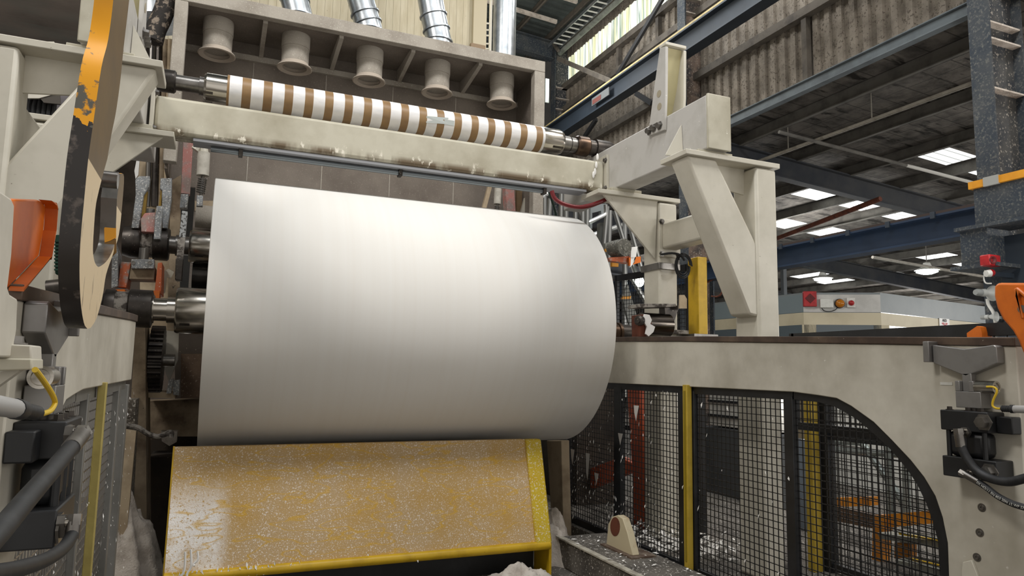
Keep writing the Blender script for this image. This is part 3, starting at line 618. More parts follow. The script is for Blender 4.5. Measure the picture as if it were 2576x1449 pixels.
# pipes and conduits under the low roof
spk = mat('pale_dusty_pipe', '#9a958b', .7, alt='#7d786f', ascale=8)
t = thing('sprinkler_pipe', 'pale dusty sprinkler pipe hung on rods under the low roof', 'pipe', (9.3, 8, 5.6))
MB().cyl((9.3, 2, 5.62), (9.3, 10.2, 5.66), .032, 10).build('pipe_run', spk, t)
for y in (9.4, 7.65, 5.95): MB().cyl((9.3, y, 5.64), (9.3, y, zr(9.3)), .01, 6).build('hanger_rod', spk, t)
t = thing('roof_conduit', 'long thin conduit running across below the low roof purlins', 'pipe', (12, 8.7, 5.4))
a = onY(1960, 332, 8.7); b_ = onY(2280, 416, 8.7); c_ = onY(2460, 463, 8.7)
MB().cyl(a, b_, .03, 10).build('pipe_run', pm, t); MB().cyl(b_, c_+(c_-b_)*.5, .03, 10).build('lit_pipe_run', mat('lit_pipe_tone', '#c9c7c0', .5), t)['label'] = 'lit length in a lighter colour'  # lighter material paints in the light falling on this length of conduit
t = tag(MB().cyl(onX(1955, 600, 11.5), onX(2215, 500, 11.5), .05, 10).build('brown_pipe', rust), 'rusty brown pipe under the low roof between skylights', 'pipe')
for (p0, p1, yy, lab) in (((2195, 647), (2470, 695), 12.5, 'pale pipe slanting below the dark blue runway beam'), ((1962, 430), (2280, 515), 12.0, 'thin dusty tie rod under the first rafter bay')):
    tag(MB().cyl(onY(*p0, yy), onY(*p1, yy), .04, 8).build('roof_pipe', spk), lab, 'pipe')
lampm = emit('lamp_glow', '#f4fff4', 14)
for px, py, d_, lab in ((2332, 682, 20, 'small bright round lamp hanging under the low roof, right of two'), (2070, 702, 24, 'small bright round lamp hanging under the low roof, left of two'), (2414, 746, 30, 'tiny lamp far off low under the dark roof')):
    p = CAMLOC+ray(px, py)*d_*.93
    t = thing('high_bay_lamp', lab, 'lamp', p, 'lamps under the low roof')
    MB().lathe(p+V(0, 0, .22), (0, 0, -1), [(0, .08), (.1, .12), (.2, .3)], 20).build('lamp_housing', whitepl, t)
    MB().lathe(p+V(0, 0, .02), (0, 0, -1), [(0, .24), (.05, .26), (.1, .12), (.11, .01)], 20).build('lamp_lens', lampm, t)
    MB().cyl(p+V(0, 0, .2), (p.x, p.y, zr(p.x)), .012, 6).build('suspension_rod', pm, t)
# ------------------------------------------------------------------ high roof over the machine, far walls
UZ = lambda x: 10.75+.07*(8.4-x)
deckm = mat('dark_roof_deck', '#4a514f', .8, alt='#3a3f3e', ascale=2)
b = MB(); y = -7.0; pts = []
while y < 24: pts += [(y, 0), (y+.1, 0), (y+.13, .05), (y+.23, .05)]; y += .26
n = len(pts)
b.add([(8.6, py, UZ(8.6)+dz) for py, dz in pts]+[(-12, py, UZ(-12)+dz) for py, dz in pts], [(i, i+1, n+i+1, n+i) for i in range(n-1)])
struct(b.build('ceiling', deckm, smooth=0, recalc=False))
for i, x in enumerate((7.9, 7.0, 5.8, 4.6, 3.4)):
    zz_ = UZ(x)-.02; b = MB().box(x-.01, x+.01, 11.3, 24, zz_-.2, zz_); b.box(x-.06, x, 11.3, 24, zz_-.2, zz_-.185)
    tag(b.build('high_purlin', girtm), 'dusty purlin under the dark high roof, %s from the translucent wall' % ('first', 'second', 'third', 'fourth', 'fifth')[i], 'beam', 'purlins of the high roof')
for i, y in enumerate((16.4, 22.0)):
    tag(MB().ibeam((7.98, y, UZ(7.98)-.55), (-8, y, UZ(-8)-.55), .22, .5, .03, .02).build('high_rafter', navydust), 'heavy dusty rafter under the high roof, %s' % ('in line with the far column', 'deeper in the dark hall')[i], 'beam', 'rafters of the high roof')
for i, (y, dx) in enumerate(((13.0, 0), (14.3, 0), (15.4, 0))):
    tag(MB().bar((3.5, y, UZ(3.5)-.28), (7.6, y, UZ(7.6)-.28), .07, .09).build('bridging_bar', fluff), 'dust-laden bar crossing the high purlins, %s' % ('nearest', 'middle', 'farthest')[i], 'bar', 'bars under the high roof')
ct = thing('cable_tray', 'ladder cable tray running along under the high roof by the translucent wall', 'cable tray', (7.9, 14, 10.1))
for x in (7.75, 8.05): MB().box(x-.012, x+.012, 11, 16.2, 10.22, 10.30).build('side_rail', galv, ct)
b = 0
for j in range(22):
    y = 11.1+j*.23; MB().box(7.76, 8.04, y-.02, y+.02, 10.23, 10.25).build('rung', whitepl, ct)
tag(MB().cyl((8.15, 11, 10.18), (8.15, 16.3, 10.18), .07, 12).build('wall_pipe', mat('dusty_green_pipe', '#7e837c', .6, alt='#5e625c', ascale=6)), 'dusty round pipe along the top of the translucent sheets', 'pipe')
bracem = darksteel
tag(MB().bar(onX(1700, -60, 8.1), onX(1552, 190, 8.1), .06, .1).build('wall_brace', mat('brace_dark', '#2c2c2d', .7)), 'dark diagonal brace crossing in front of the translucent sheets', 'brace')
tag(MB().bar(onX(1405, 148, 7.6), onX(1540, 206, 7.6), .08, .1).build('wall_strut', girtm), 'dusty grey strut slanting from far column to the crane beam', 'brace')
tag(MB().bar(onX(1303, -15, 8.0), onX(1405, 128, 8.0), .07, .07).build('roof_brace', girtm), 'thin dusty brace slanting under the high roof', 'brace')
for q0, q1, X_, lab in (((1600, 235), (1640, 260), 8.2, 'short grey brace behind the tapered bracket'), ((1500, 300), (1470, 345), 8.2, 'dark short brace below the crane beam')):
    tag(MB().bar(onX(*q0, X_), onX(*q1, X_), .07, .1).build('brace', mat('brace_dark', '#2c2c2d', .7)), lab, 'brace')
wallfar = mat('far_dark_cladding', '#3b3a38', .9, alt='#2c2b2a', ascale=1.2)
struct(MB().box(-14, 8.6, 24, 24.2, -.4, 14).build('wall_back', wallfar)); struct(MB().box(8.6, 45, 40, 40.2, -.4, 7).build('wall_back', wallfar))
struct(MB().box(44, 44.2, -4, 40, -.4, 7).build('wall_right', wallfar)); struct(MB().box(-8.2, -8, -4, 24, -.4, 9).build('wall_left', mat('left_wall_paint', '#8f8b84', .8)))

struct(MB().box(8.6, 24, 24, 24.2, 5.3, 14).build('wall_back', wallfar))
q0, q1 = onY(1373, 197, 23.9), onY(1381, 258, 23.9)
struct(MB().box(q0.x, q1.x, 23.9, 23.95, q1.z, q0.z).build('window_20', transl))
def slab(poly, y, depth, mb=None):
    """outline traced at distance y, given real depth away from the viewer"""
    b = mb or MB(); return b.prism([onY(px, py, y) for px, py in poly], (0, depth, 0))
def rect(x0, y0, x1, y1): return [(x0, y0), (x1, y0), (x1, y1), (x0, y1)]
def slabx(poly, x, depth, mb=None):
    b = mb or MB(); return b.prism([onX(px, py, x) for px, py in poly], (depth, 0, 0))
# ------------------------------------------------------------------ roll stops and their hydraulic cylinders
machined = mat('machined_steel', '#8f8d8b', .38, .6, alt='#7a7775', ascale=4)
def stop_unit(side):
    m = mp(side); o = 1 if side == 'right' else -1
    X = lambda u: m(3.75-u)
    at = 'on the right side plate' if side == 'right' else 'at the left edge'
    vb = thing('roll_stop', ('grey steel V-shaped roll stop on the right side plate' if side == 'right' else 'grey steel V-shaped roll stop at the left edge below the hook tip'), 'roll stop', (X(0), 2.53, 1.66))
    P = [(2.71, 1.83), (2.53, 1.803), (2.375, 1.822), (2.36, 1.812), (2.36, 1.73), (2.53, 1.66), (2.71, 1.73)]
    MB().prism([(X(.06), y, z) for y, z in P], (o*.058, 0, 0)).build('v_block', machined, vb, bevel=.004)
    MB().box(X(.001), X(.085), 2.715, 2.75, 1.735, 1.85).build('keeper_plate', machined, vb, bevel=.003)
    hc = thing('hydraulic_cylinder', ('black hydraulic cylinder with steel clevis below the right roll stop' if side == 'right' else 'black hydraulic cylinder with steel clevis below the left roll stop'), 'hydraulic cylinder', (X(0), 2.5, 1.14))
    cl = MB().box(X(.005), X(.085), 2.44, 2.575, 1.495, 1.58); cl.box(X(.005), X(.085), 2.55, 2.575, 1.58, 1.635); cl.box(X(.005), X(.085), 2.475, 2.50, 1.58, 1.635); cl.box(X(.02), X(.06), 2.50, 2.55, 1.58, 1.675)
    cl.build('clevis', machined, hc, bevel=.003)
    pn = MB().lathe((X(.055), 2.475, 1.605), (0, -1, 0), [(0, .033), (.10, .033), (.10, .024), (.094, .022), (.094, .012), (.10, .012), (.10, .001)], 24, caps=False).build('load_pin', chrome, hc)
    MB().cyl((X(.05), 2.5, 1.47), (X(.05), 2.5, 1.5), .035, 20).build('piston_rod', darksteel, hc)
    MB().box(X(0), X(.13), 2.38, 2.635, 1.375, 1.48).build('head_flange', blackpaint, hc, bevel=.005)
    MB().box(X(.02), X(.115), 2.405, 2.615, 1.24, 1.375).build('barrel', blackpaint, hc, bevel=.03)
    for y in (2.415, 2.515, 2.605): MB().cyl((X(.11), y, 1.24), (X(.11), y, 1.375), .012, 10).build('tie_rod', blackpaint, hc)
    MB().box(X(0), X(.13), 2.35, 2.635, 1.135, 1.24).build('cap_flange', blackpaint, hc, bevel=.005)
    MB().box(X(0), X(.07), 2.30, 2.38, 1.375, 1.46).build('mounting_lug', blackpaint, hc, bevel=.005)
    for y, z in ((2.40, 1.43), (2.385, 1.185)): bolt(MB(), (X(.13), y, z), (-o, 0, 0), .03, .03).build('hex_bolt', steel, hc)
    for y in (2.43, 2.5, 2.6): bolt(MB(), (X(.1), y, 1.48), (0, 0, 1), .014, .014).build('tie_nut', darksteel, hc)
    # hose elbows and hoses
    for j in (0, 1):
        py_, pz = ((2.585, 1.435), (2.57, 1.205))[j]
        if side == 'right':
            pts = ([(2412, 1088), (2416, 1115), (2428, 1145), (2455, 1182), (2490, 1203), (2535, 1212), (2576, 1204), (2660, 1180)], [(2425, 1192), (2452, 1207), (2480, 1225), (2510, 1248), (2545, 1266), (2576, 1276), (2660, 1300)])[j]
            L = [onX(px, py, 3.56) for px, py in pts]; rr = .0215 if j == 0 else .016
        else:
            pts = ([(205, 1092), (185, 1118), (140, 1172), (70, 1252), (0, 1335), (-70, 1410)], [(186, 1312), (182, 1345), (160, 1378), (115, 1408), (50, 1430), (0, 1441), (-70, 1452)])[j]
            L = [onX(px, py, -.33) for px, py in pts]; rr = .021 if j == 0 else .017
        if j == 1 and side == 'right': pass
        lab = {('right', 0): 'thick black hydraulic hose curving down beside the right cylinder', ('right', 1): 'thinner printed black hose leaving the bottom of the right cylinder',
               ('left', 0): 'thick black hydraulic hose slanting straight down across the left cylinder', ('left', 1): 'black hydraulic hose curving away at the bottom left corner'}[(side, j)]
        hs = thing('hydraulic_hose', lab, 'hose', L[0])
        MB().tube(L[1:], rr, 14, sub=6).build('rubber_hose', blackrub, hs)
        MB().cyl(L[0], L[0]+(L[1]-L[0])*1.35, rr*1.12, 16).build('crimp_sleeve', steel, hs)
        MB().lathe(L[0]-(L[1]-L[0]).normalized()*.02, L[1]-L[0], [(0, rr*1.2), (.03, rr*1.2)], 6).build('hex_nut', steel, hs)
        f = (X(.13), L[0].y, L[0].z)
        e = MB().tube([f, (L[0].x, L[0].y, L[0].z+.0), tuple(L[0]+(L[1]-L[0])*.15)], rr*.85, 12); e.build('elbow_fitting', chrome, hs)
        MB().lathe(f, (-o, 0, 0), [(0, rr*1.3), (.02, rr*1.3)], 6).build('hex_nut', steel, hs)
        if side == 'right' and j == 1:
            for q in range(1):
                tc = bpy.data.curves.new('hose_text', 'FONT'); tc.body = 'EX HO/11 EN 853 2SN 12 WP 275 BAR'; tc.size = .017; tc.extrude = .0004
                to = bpy.data.objects.new('hose_printing', tc); COL.objects.link(to)
                A = onX(2462, 1211, 3.535); B = onX(2600, 1284, 3.535); d = (B-A).normalized(); nx = V(-1, 0, 0); up = nx.cross(d).normalized()
                # bend the printed line along the hose: convert to mesh and place each vertex on the hose line
                dg = bpy.context.evaluated_depsgraph_get(); me = bpy.data.meshes.new_from_object(to.evaluated_get(dg)); bpy.data.objects.remove(to)
                path = [onX(px, py, 3.56) for px, py in ((2462, 1212), (2480, 1225), (2510, 1248), (2545, 1266), (2576, 1276), (2660, 1300))]
                cum = [0]
                for a_, b_ in zip(path, path[1:]): cum.append(cum[-1]+(b_-a_).length)
                vs = []
                for v in me.vertices:
                    s_ = v.co.x; i_ = max(i for i in range(len(path)-1) if cum[i] <= s_+1e-9) if s_ < cum[-1] else len(path)-2
                    t_ = (s_-cum[i_])/(cum[i_+1]-cum[i_]); d_ = (path[i_+1]-path[i_]).normalized(); u_ = d_.cross(V(-1, 0, 0)).normalized(); u_ = u_ if u_.z > 0 else -u_
                    yy = (v.co.y-.006); p_ = path[i_]+(path[i_+1]-path[i_])*t_+u_*yy; p_.x = 3.56-math.sqrt(max(rr*rr-yy*yy, 0))-.0008-v.co.z; vs.append(p_)
                mb = MB(); mb.add(vs, [tuple(f.vertices) for f in me.polygons]); mb.build('hose_printing', whitepl, hs, smooth=0)
    # sensor cable
    if side == 'right':
        L = [onX(px, py, 3.66) for px, py in ((2482, 973), (2500, 974), (2508, 984), (2499, 1006), (2497, 1020), (2506, 1027), (2520, 1028))]; r_ = .0055
        pl = [onX(px, py, 3.66) for px, py in ((2518, 1028), (2552, 1029))]; cd_ = [onX(px, py, 3.66) for px, py in ((2550, 1029), (2640, 1032))]
    else:
        L = [onX(px, py, -.36) for px, py in ((88, 930), (96, 940), (112, 962), (130, 990), (138, 1012), (128, 1032), (110, 1040), (96, 1041))]; r_ = .0065
        pl = [onX(px, py, -.36) for px, py in ((97, 1040), (36, 1028))]; cd_ = [onX(px, py, -.36) for px, py in ((38, 1028), (-70, 1010))]
    sc = thing('sensor_cable', ('yellow sensor cable looping from the pin at the right cylinder' if side == 'right' else 'yellow sensor cable looping down from the pin at the left edge'), 'cable', L[0])
    MB().tube(L, r_, 10, sub=5).build('yellow_lead', yelcable, sc)
    d = (pl[1]-pl[0]); MB().lathe(pl[0], d, [(0, .008), (d.length*.1, .012)]+[(d.length*(.12+.07*q), .014 if q % 2 else .017) for q in range(8)]+[(d.length*.75, .021), (d.length, .021)], 14).build('black_plug', blackrub, sc)
    MB().tube(cd_, .019, 14).build('grey_sleeve', mat('grey_sleeve', '#a5a4a2', .5), sc)
stop_unit('right'); stop_unit('left')
# ------------------------------------------------------------------ orange lever arms at both near ends
oa = thing('orange_lever_arm', 'bright orange curved lever arm cut by the right edge of the view', 'lever arm', (3.66, 2.2, 1.9))
P = [(2500, 719), (2510, 711), (2640, 712), (2760, 700), (2760, 980), (2640, 960), (2576, 896), (2560, 856), (2546, 832), (2521, 803), (2507, 775), (2500, 745)]
slabx(P, 3.66, .10).build('arm_plate', orange, oa, bevel=.012)
rb = [(2548, 728), (2556, 722), (2620, 770), (2620, 790), (2562, 736), (2558, 745), (2574, 800), (2568, 803)]
slabx(rb, 3.635, .03).build('raised_rib', orange, oa, bevel=.006)
q = onX(2575, 778, 3.66); MB().lathe((3.66, q.y, q.z), (-1, 0, 0), [(0, .02), (.015, .02), (.016, .001)], 16).build('pivot_pin', steel, oa)
oc = thing('orange_lever_arm', 'orange bent plate at the left edge beside the hook lever', 'lever arm', (-.55, 2.35, 1.85))
slabx([(20, 500), (98, 503), (111, 508), (115, 522), (110, 580), (98, 645), (22, 724), (0, 690)], -.52, -.02).build('arm_plate', orange, oc, bevel=.006)
b = MB(); e = [(98, 503), (111, 508), (115, 522), (110, 580), (98, 645), (22, 724)]
for a_, c_ in zip(e, e[1:]):
    p_, q_ = onX(*a_, -.52), onX(*c_, -.52); b.prism([p_, q_, q_-V(0, 0, .008), p_-V(0, .008, 0)], (.035, 0, 0))
b.build('arm_edge', orange, oc, smooth=60)
gp = thing('guard_plate', 'grey green rounded plate at the far left edge above the roll stop', 'guard', (-.45, 1.9, 1.7))
slabx([(-120, 440), (3, 481), (30, 500), (37, 515), (30, 640), (20, 722), (26, 740), (45, 752), (42, 830), (30, 900), (-120, 900)], -.46, -.03).build('plate', greypaint, gp, bevel=.006)
bb = thing('bolted_block', 'pale green bolted block at the left edge beside the roll stop', 'block', (-.44, 2.05, 1.6))
slab([(-60, 862), (78, 868), (79, 906), (-60, 900)], 2.1, .12).build('upper_block', greypaint, bb, bevel=.004)
slab([(-60, 900), (80, 902), (80, 930), (-60, 935)], 2.09, .13).build('lower_block', creamdirty, bb, bevel=.004)
q = onY(40, 866, 2.15); bolt(MB(), q, (0, 0, 1), .018, .016).build('bolt', steel, bb)
slab([(70, 905), (70, 918), (-60, 1010), (-60, 965)], 2.14, .04).build('strut', greypaint, bb)
# ------------------------------------------------------------------ big hook lever
hk = thing('hook_lever', 'tall yellow and black hook-ended lever hanging at the left', 'hook', (-.36, 2.5, 1.76))
left = [(288, -60), (285, 0), (272, 100), (255, 170), (236, 300), (222, 400), (212, 500), (203, 600), (200, 680), (203, 760), (211, 812), (220, 827)]
right = [(228, 825), (243, 800), (258, 745), (267, 690), (284, 640), (299, 590), (307, 520), (312, 445), (303, 437)]
inner = [(294, 500), (292, 560), (288, 615), (272, 652), (252, 670), (243, 668), (236, 650), (234, 616), (240, 526), (248, 483), (262, 428)]
outr = [(270, 400), (280, 340), (292, 280), (303, 200), (311, 120), (325, 0), (330, -60)]
def smooth_px(P, sub=4):
    Q = []
    for i in range(len(P)-1):
        a, b_, c, d = (Vector(P[max(0, min(len(P)-1, j))]) for j in (i-1, i, i+1, i+2))
        for q in range(sub):
            t = q/sub; Q.append(tuple(.5*((2*b_)+(c-a)*t+(2*a-5*b_+4*c-d)*t*t+(3*b_-a-3*c+d)*t*t*t)))
    return Q+[P[-1]]
left, right, inner, outr = smooth_px(left), smooth_px(right), smooth_px(inner), smooth_px(outr)
poly = left+right+inner+outr
k = NT('hook_face'); Z_ = k.xyz()[2]; nn = k.noise(7, 5)
zsw = onX(240, 428, -.36).z-1.76
up = k.math('GREATER_THAN', Z_, zsw); 
fc = k.mix(k.ramp(k.noise(3, 4, (1, 1, 1)), .35, .7), lin('#574119'), lin('#6c5220')); fl = k.mix(k.ramp(k.noise(1, 4, (30, 30, 6)), .62, .7), lin('#d3bd98'), lin('#7d6a52'))
k.col(k.mix(up, fl, fc)); k.rm(.5); hface = k.m
k = NT('hook_edge'); Z_ = k.xyz()[2]; zy = onX(225, 285, -.36).z-1.76
chips = k.ramp(k.noise(9, 5), .53, .56); low = k.math('LESS_THAN', k.math('ADD', Z_, k.math('MULTIPLY', k.noise(8, 4), .25)), zy+.12)
c = k.mix(chips, lin('#f5a914'), lin('#5f5d55')); c = k.mix(low, c, k.mix(k.ramp(k.noise(14, 4), .55, .62), lin('#2a2523'), lin('#5f5650'))); k.col(c); k.rm(.42); hedge = k.m
k2 = MB(); pts = [onX(px, py, -.36) for px, py in poly]; e = V(-.052, 0, 0); n = len(pts)
k2.cur = 0; k2.add(pts+[p+e for p in pts], [tuple(range(n)), tuple(range(2*n-1, n-1, -1))])
k2.cur = 1
nl = len(left); nr = nl+len(right)
for i in range(n):
    k2.cur = 2 if nr-1 <= i < nr+len(inner)-1 else 1
    k2.add([pts[i], pts[(i+1) % n], pts[(i+1) % n]+e, pts[i]+e], [(0, 1, 2, 3)])
k2.build('hook_plate', [hface, hedge, mat('hook_throat', '#8a8884', .3, .7, alt='#56534f', ascale=6)], hk, smooth=30, merge=True)
q = onX(274, 452, -.385); MB().cyl((-.356, q.y, q.z), (-.416, q.y, q.z), .031, 20).build('throat_roller', steel, hk)
yw = onX(293, 560, -.36).y-.004
slab([(262, 575), (268, 562), (288, 548), (292, 556), (292, 598), (276, 606), (263, 610)], yw, .004).build('yellow_pad', mat('hook_yellow', '#eda21a', .5), hk)['label'] = 'yellow painted patch'
slab([(262, 612), (292, 600), (293, 635), (276, 652), (262, 645)], yw, .004).build('brown_pad', mat('hook_brown', '#7d5a20', .5), hk)
# ------------------------------------------------------------------ left end machinery behind the side plate
mst = mat('speckled_galvanised', '#8f9294', .7, .4, alt='#6c6b68', ascale=9, speck='#c9c7c2', sscale=60, slo=.55, shi=.62, bump=.3)
tanm = mat('tan_dusty_frame', '#a3927a', .85, alt='#6a5a48', ascale=3, alo=.42, ahi=.66, speck='#3f362d', sscale=30, slo=.66, shi=.72)
tanlt = mat('tan_light_frame', '#b9a78c', .8, alt='#8d7b64', ascale=3)
browndk = mat('dark_brown_machine', '#3d342b', .9, alt='#1f1b18', ascale=2.5, speck='#6d6154', sscale=40, slo=.66, shi=.72)
pinkm = mat('faded_red_paint', '#b98078', .8, alt='#a39089', ascale=7, alo=.45, ahi=.6, speck='#d6c6be', sscale=60, slo=.6, shi=.68)
S2Y = 8.2; z2 = onY(500, 616, S2Y-.15).z
s2 = thing('spare_spool', 'second steel spool behind the upper left edge of the paper roll', 'spool', (1.6, S2Y, z2-.18))
X2 = lambda px: onY(px, 616, S2Y-.15).x
MB().lathe((0, S2Y, z2), (1, 0, 0), [(X2(560), .15), (2.9, .15)], 32).build('bare_core', darksteel, s2)
spool_end(s2, (S2Y, z2), -1, [(X2(560), .178), (X2(482), .178), (X2(475), .165)],
   [('journal', [(X2(475), .1), (X2(455), .1), (X2(455), .112), (X2(440), .112), (X2(440), .095), (X2(424), .095)], steel),
    ('bearing_collar', [(X2(424), .16), (X2(420), .175), (X2(384), .175), (X2(382), .15)], darksteel), ('bearing_collar', [(X2(382), .15), (X2(352), .15)], dustcollar),
    ('bearing_collar', [(X2(352), .165), (X2(348), .172), (X2(326), .172), (X2(305), .15)], darksteel)])
ga = thing('guide_slot_frame', 'pair of speckled galvanised guide bars standing over the spare spool', 'guide', (onY(380, 600, 8.15).x, 8.15, 2.7))
for poly in ([(349, 443), (377, 443), (375, 470), (362, 490), (350, 574), (330, 574), (341, 490), (340, 452)], [(404, 448), (432, 448), (431, 500), (420, 574), (408, 574), (407, 478), (402, 474)]):
    slab(poly, 8.05, .12).build('guide_bar', mst, ga, bevel=.006)
for poly in ([(366, 472), (372, 470), (364, 546), (355, 546)], [(404, 478), (408, 478), (405, 518), (399, 518)]): slab(poly, 8.1, .1).build('brass_strip', mat('brass_strip', '#9a7d3c', .5, .5), ga)
lk = thing('lock_arm', 'faded red locking arm gripping the spare spool collar', 'locking arm', (onY(385, 570, 8.0).x, 8.0, 2.8))
slab([(364, 536), (392, 534), (390, 585), (355, 583), (354, 550)], 7.97, .14).build('arm_body', pinkm, lk, bevel=.008)
slab([(394, 518), (409, 518), (403, 602), (386, 602), (390, 545)], 7.93, .1).build('grey_bar', mst, lk, bevel=.006)
q = onY(379, 531, 8.03); MB().cyl(q-V(0, 0, .03), q+V(0, 0, .02), .04, 16).build('cap_nut', steel, lk)
yk = thing('orange_yoke', 'dusty orange yoke between the two spool shafts at left', 'yoke', (onY(350, 700, 7.6).x, 7.6, 2.3))
slab([(304, 658), (330, 660), (318, 724), (296, 722)], 7.55, .3).build('cheek', orangeworn, yk, bevel=.006)
slab([(397, 661), (408, 660), (406, 740), (388, 740)], 7.5, .35).build('cheek', mat('yoke_orange', '#c2643a', .6, alt='#a8552f', speck='#d8cfc6', sscale=40, slo=.62, shi=.68), yk, bevel=.006)
slab([(328, 668), (390, 670), (388, 704), (324, 702)], 7.56, .25).build('cross_block', tanm, yk, bevel=.006)
slab(rect(330, 652, 388, 676), 7.5, .12).build('bolted_pad', mst, yk, bevel=.006)
for px in (335, 377): 
    q = onY(px, 661, 7.5); MB().lathe(q, (0, -1, 0), [(0, .02), (.004, .02), (.004, .012), (.001, .011), (.001, .001)], 14, caps=False).build('bolt', steel, yk)
slab(rect(290, 728, 314, 738), 7.5, .2).build('orange_foot', orange, yk); slab([(382, 731), (402, 731), (400, 750), (380, 750)], 7.45, .2).build('orange_foot', orange, yk)
q = onY(362, 640, 7.7); MB().cyl(q-V(0, 0, .08), q+V(0, 0, .06), .045, 14).build('rod_end', steel, yk)
slab([(283, 600), (297, 632), (296, 720), (280, 724)], 7.5, .3).build('side_plate', mst, yk)
ds = thing('deckle_arm', 'speckled bright bar hanging across the spare spool neck', 'arm', (onY(460, 600, 7.9).x, 7.9, 2.4))
slab([(458, 530), (472, 532), (466, 598), (450, 596)], 7.9, .08).build('speckled_bar', mat('speckled_bright', '#aeb0b0', .6, .4, speck='#4a4845', sscale=40, slo=.52, shi=.58), ds, bevel=.004)
slab([(447, 596), (466, 598), (460, 652), (444, 650)], 7.88, .08).build('worn_link', dustcollar, ds, bevel=.004)
slab([(442, 650), (461, 652), (457, 706), (440, 704)], 7.88, .12).build('dark_tip', darksteel, ds, bevel=.006)
def spring_unit(x0, y0, y, lab, sc_=1.0):
    t = thing('spring_cylinder', lab, 'spring cylinder', onY(x0, y0+150*sc_, y))
    f = lambda dx, dy: onY(x0+dx*sc_, y0+dy*sc_, y)
    MB().tube([f(-14, 10), f(-4, 0), f(6, 4), f(9, 22)], .045*sc_, 10, sub=4).build('hook_end', cream, t)
    MB().cyl(f(8, 16), f(5, 74), .062*sc_, 18).build('cylinder_body', mat('dusty_white_paint', '#c2bdb2', .7, alt='#a49e92', ascale=8), t)
    d = f(-2, 128)-f(5, 74)
    MB().cyl(f(5, 74), f(-2, 150), .018*sc_, 10).build('piston_rod', steel, t)
    pts = []
    for i in range(90):
        th = i*.5; p_ = f(5, 80)+(f(-1, 118)-f(5, 80))*(i/89); pts.append(p_+V(math.cos(th)*.04*sc_, math.sin(th)*.04*sc_, 0))
    MB().tube(pts, .007*sc_, 6).build('coil_spring', steel, t)
    MB().bar(f(-2, 125), f(-3, 152), .06*sc_, .06*sc_, (0, 1, 0)).build('clevis', mst, t, bevel=.004)
    return t
spring_unit(505, 368, 8.0, 'dusty cream spring cylinder hanging at the left end of the roll')
spring_unit(1247, 458, 8.2, 'dusty cream spring cylinder peeking over the right end of the roll', .75)
tag(slab([(461, 345), (486, 345), (477, 488), (455, 486)], 8.3, .12).build('red_bar', pinkm, bevel=.004), 'faded pinkish red upright bar at the left hood post', 'bar')
tag(slab([(455, 488), (474, 488), (470, 522), (452, 522)], 8.28, .12).build('grey_link', mst), 'grey link under the pinkish red bar at left', 'link')
tag(slab([(1270, 446), (1292, 448), (1298, 540), (1276, 540)], 8.4, .12).build('red_bar', pinkm, bevel=.004), 'faded pinkish red upright bar over the right end of the roll', 'bar')
for poly, lab in (([(1300, 447), (1345, 455), (1322, 545), (1300, 545)], 'brown'), ):
    tag(slab(poly, 8.6, .05).build('cladding_sheet', mat('brown_panel', '#8d7456', .8, alt='#725c43', ascale=3)), 'brown panel behind the pinkish bar at the right end of the roll', 'panel')
tag(slab([(1332, 455), (1347, 456), (1322, 545), (1308, 545)], 8.5, .05).build('cream_rail', cream), 'slanted cream rail left of the steel handrails', 'rail')
tag(slab([(1234, 446), (1244, 446), (1222, 530), (1212, 530)], 8.45, .05).build('cream_rail', tanlt), 'slanted tan rail above the right part of the paper roll', 'rail')
# frames below
fr = thing('reel_stand', 'tan dust-covered machine frame left of the paper roll below the spool', 'machine frame', (-.6, 7.5, -.2))
slab([(341, 800), (365, 805), (370, 1460), (325, 1460), (330, 1000)], 7.2, .5).build('upright', tanm, fr)
slab([(366, 1010), (500, 1005), (500, 1098), (366, 1098)], 8.0, .4).build('cross_panel', tanm, fr)
slab([(366, 985), (440, 988), (440, 1002), (366, 1000)], 7.5, .5).build('shelf', tanlt, fr)
slab([(352, 450), (416, 425), (430, 445), (440, 700), (420, 840), (352, 840)], 8.9, .1).build('back_plate', tanlt, fr)
slab([(352, 390), (412, 400), (412, 455), (344, 452)], 8.7, .1).build('top_plate', tanlt, fr)
slab([(430, 455), (455, 440), (450, 840), (420, 840)], 8.75, .1).build('side_plate', tanm, fr)
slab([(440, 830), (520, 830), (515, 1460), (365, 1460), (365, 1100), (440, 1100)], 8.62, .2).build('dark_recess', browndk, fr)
slab([(406, 830), (450, 835), (448, 905), (425, 960), (404, 905)], 7.9, .06).build('grey_web', greypaint, fr)
slab([(455, 890), (512, 890), (506, 1000), (455, 1002)], 7.75, .35).build('rusty_box', mat('rusty_box', '#6d5a4a', .9, alt='#493a30', ascale=3, speck='#998877', sscale=40), fr)
slab([(425, 955), (437, 952), (430, 990), (418, 990)], 7.4, .1).build('small_bracket', mst, fr)
slab([(434, 957), (452, 955), (450, 995), (436, 993)], 7.45, .1).build('small_bracket', mst, fr)
slab([(317, 1005), (342, 1005), (318, 1460), (284, 1460)], 6.9, .3).build('dusty_pillar', mat('grey_dust_pillar', '#7d756a', .95, alt='#4d463e', ascale=6, speck='#b3aba0', sscale=40, slo=.55, shi=.62), fr)
slab([(313, 1080), (342, 1085), (318, 1350), (290, 1400)], 6.6, .06).build('tan_edge', tanlt, fr)
slab([(490, 505), (560, 505), (560, 535), (490, 530)], 8.85, .01).build('ledge', tanlt, fr)
tag(slab([(252, 1395), (268, 1392), (262, 1470), (238, 1470)], 5.6, .12).build('stub_post', tanlt, bevel=.004), 'short tan post at the bottom beside the left mesh guard', 'post')
dr = thing('reel_drum', 'black polished reel drum mostly hidden behind the paper roll', 'drum', (1.7, 8.2, 2.0))
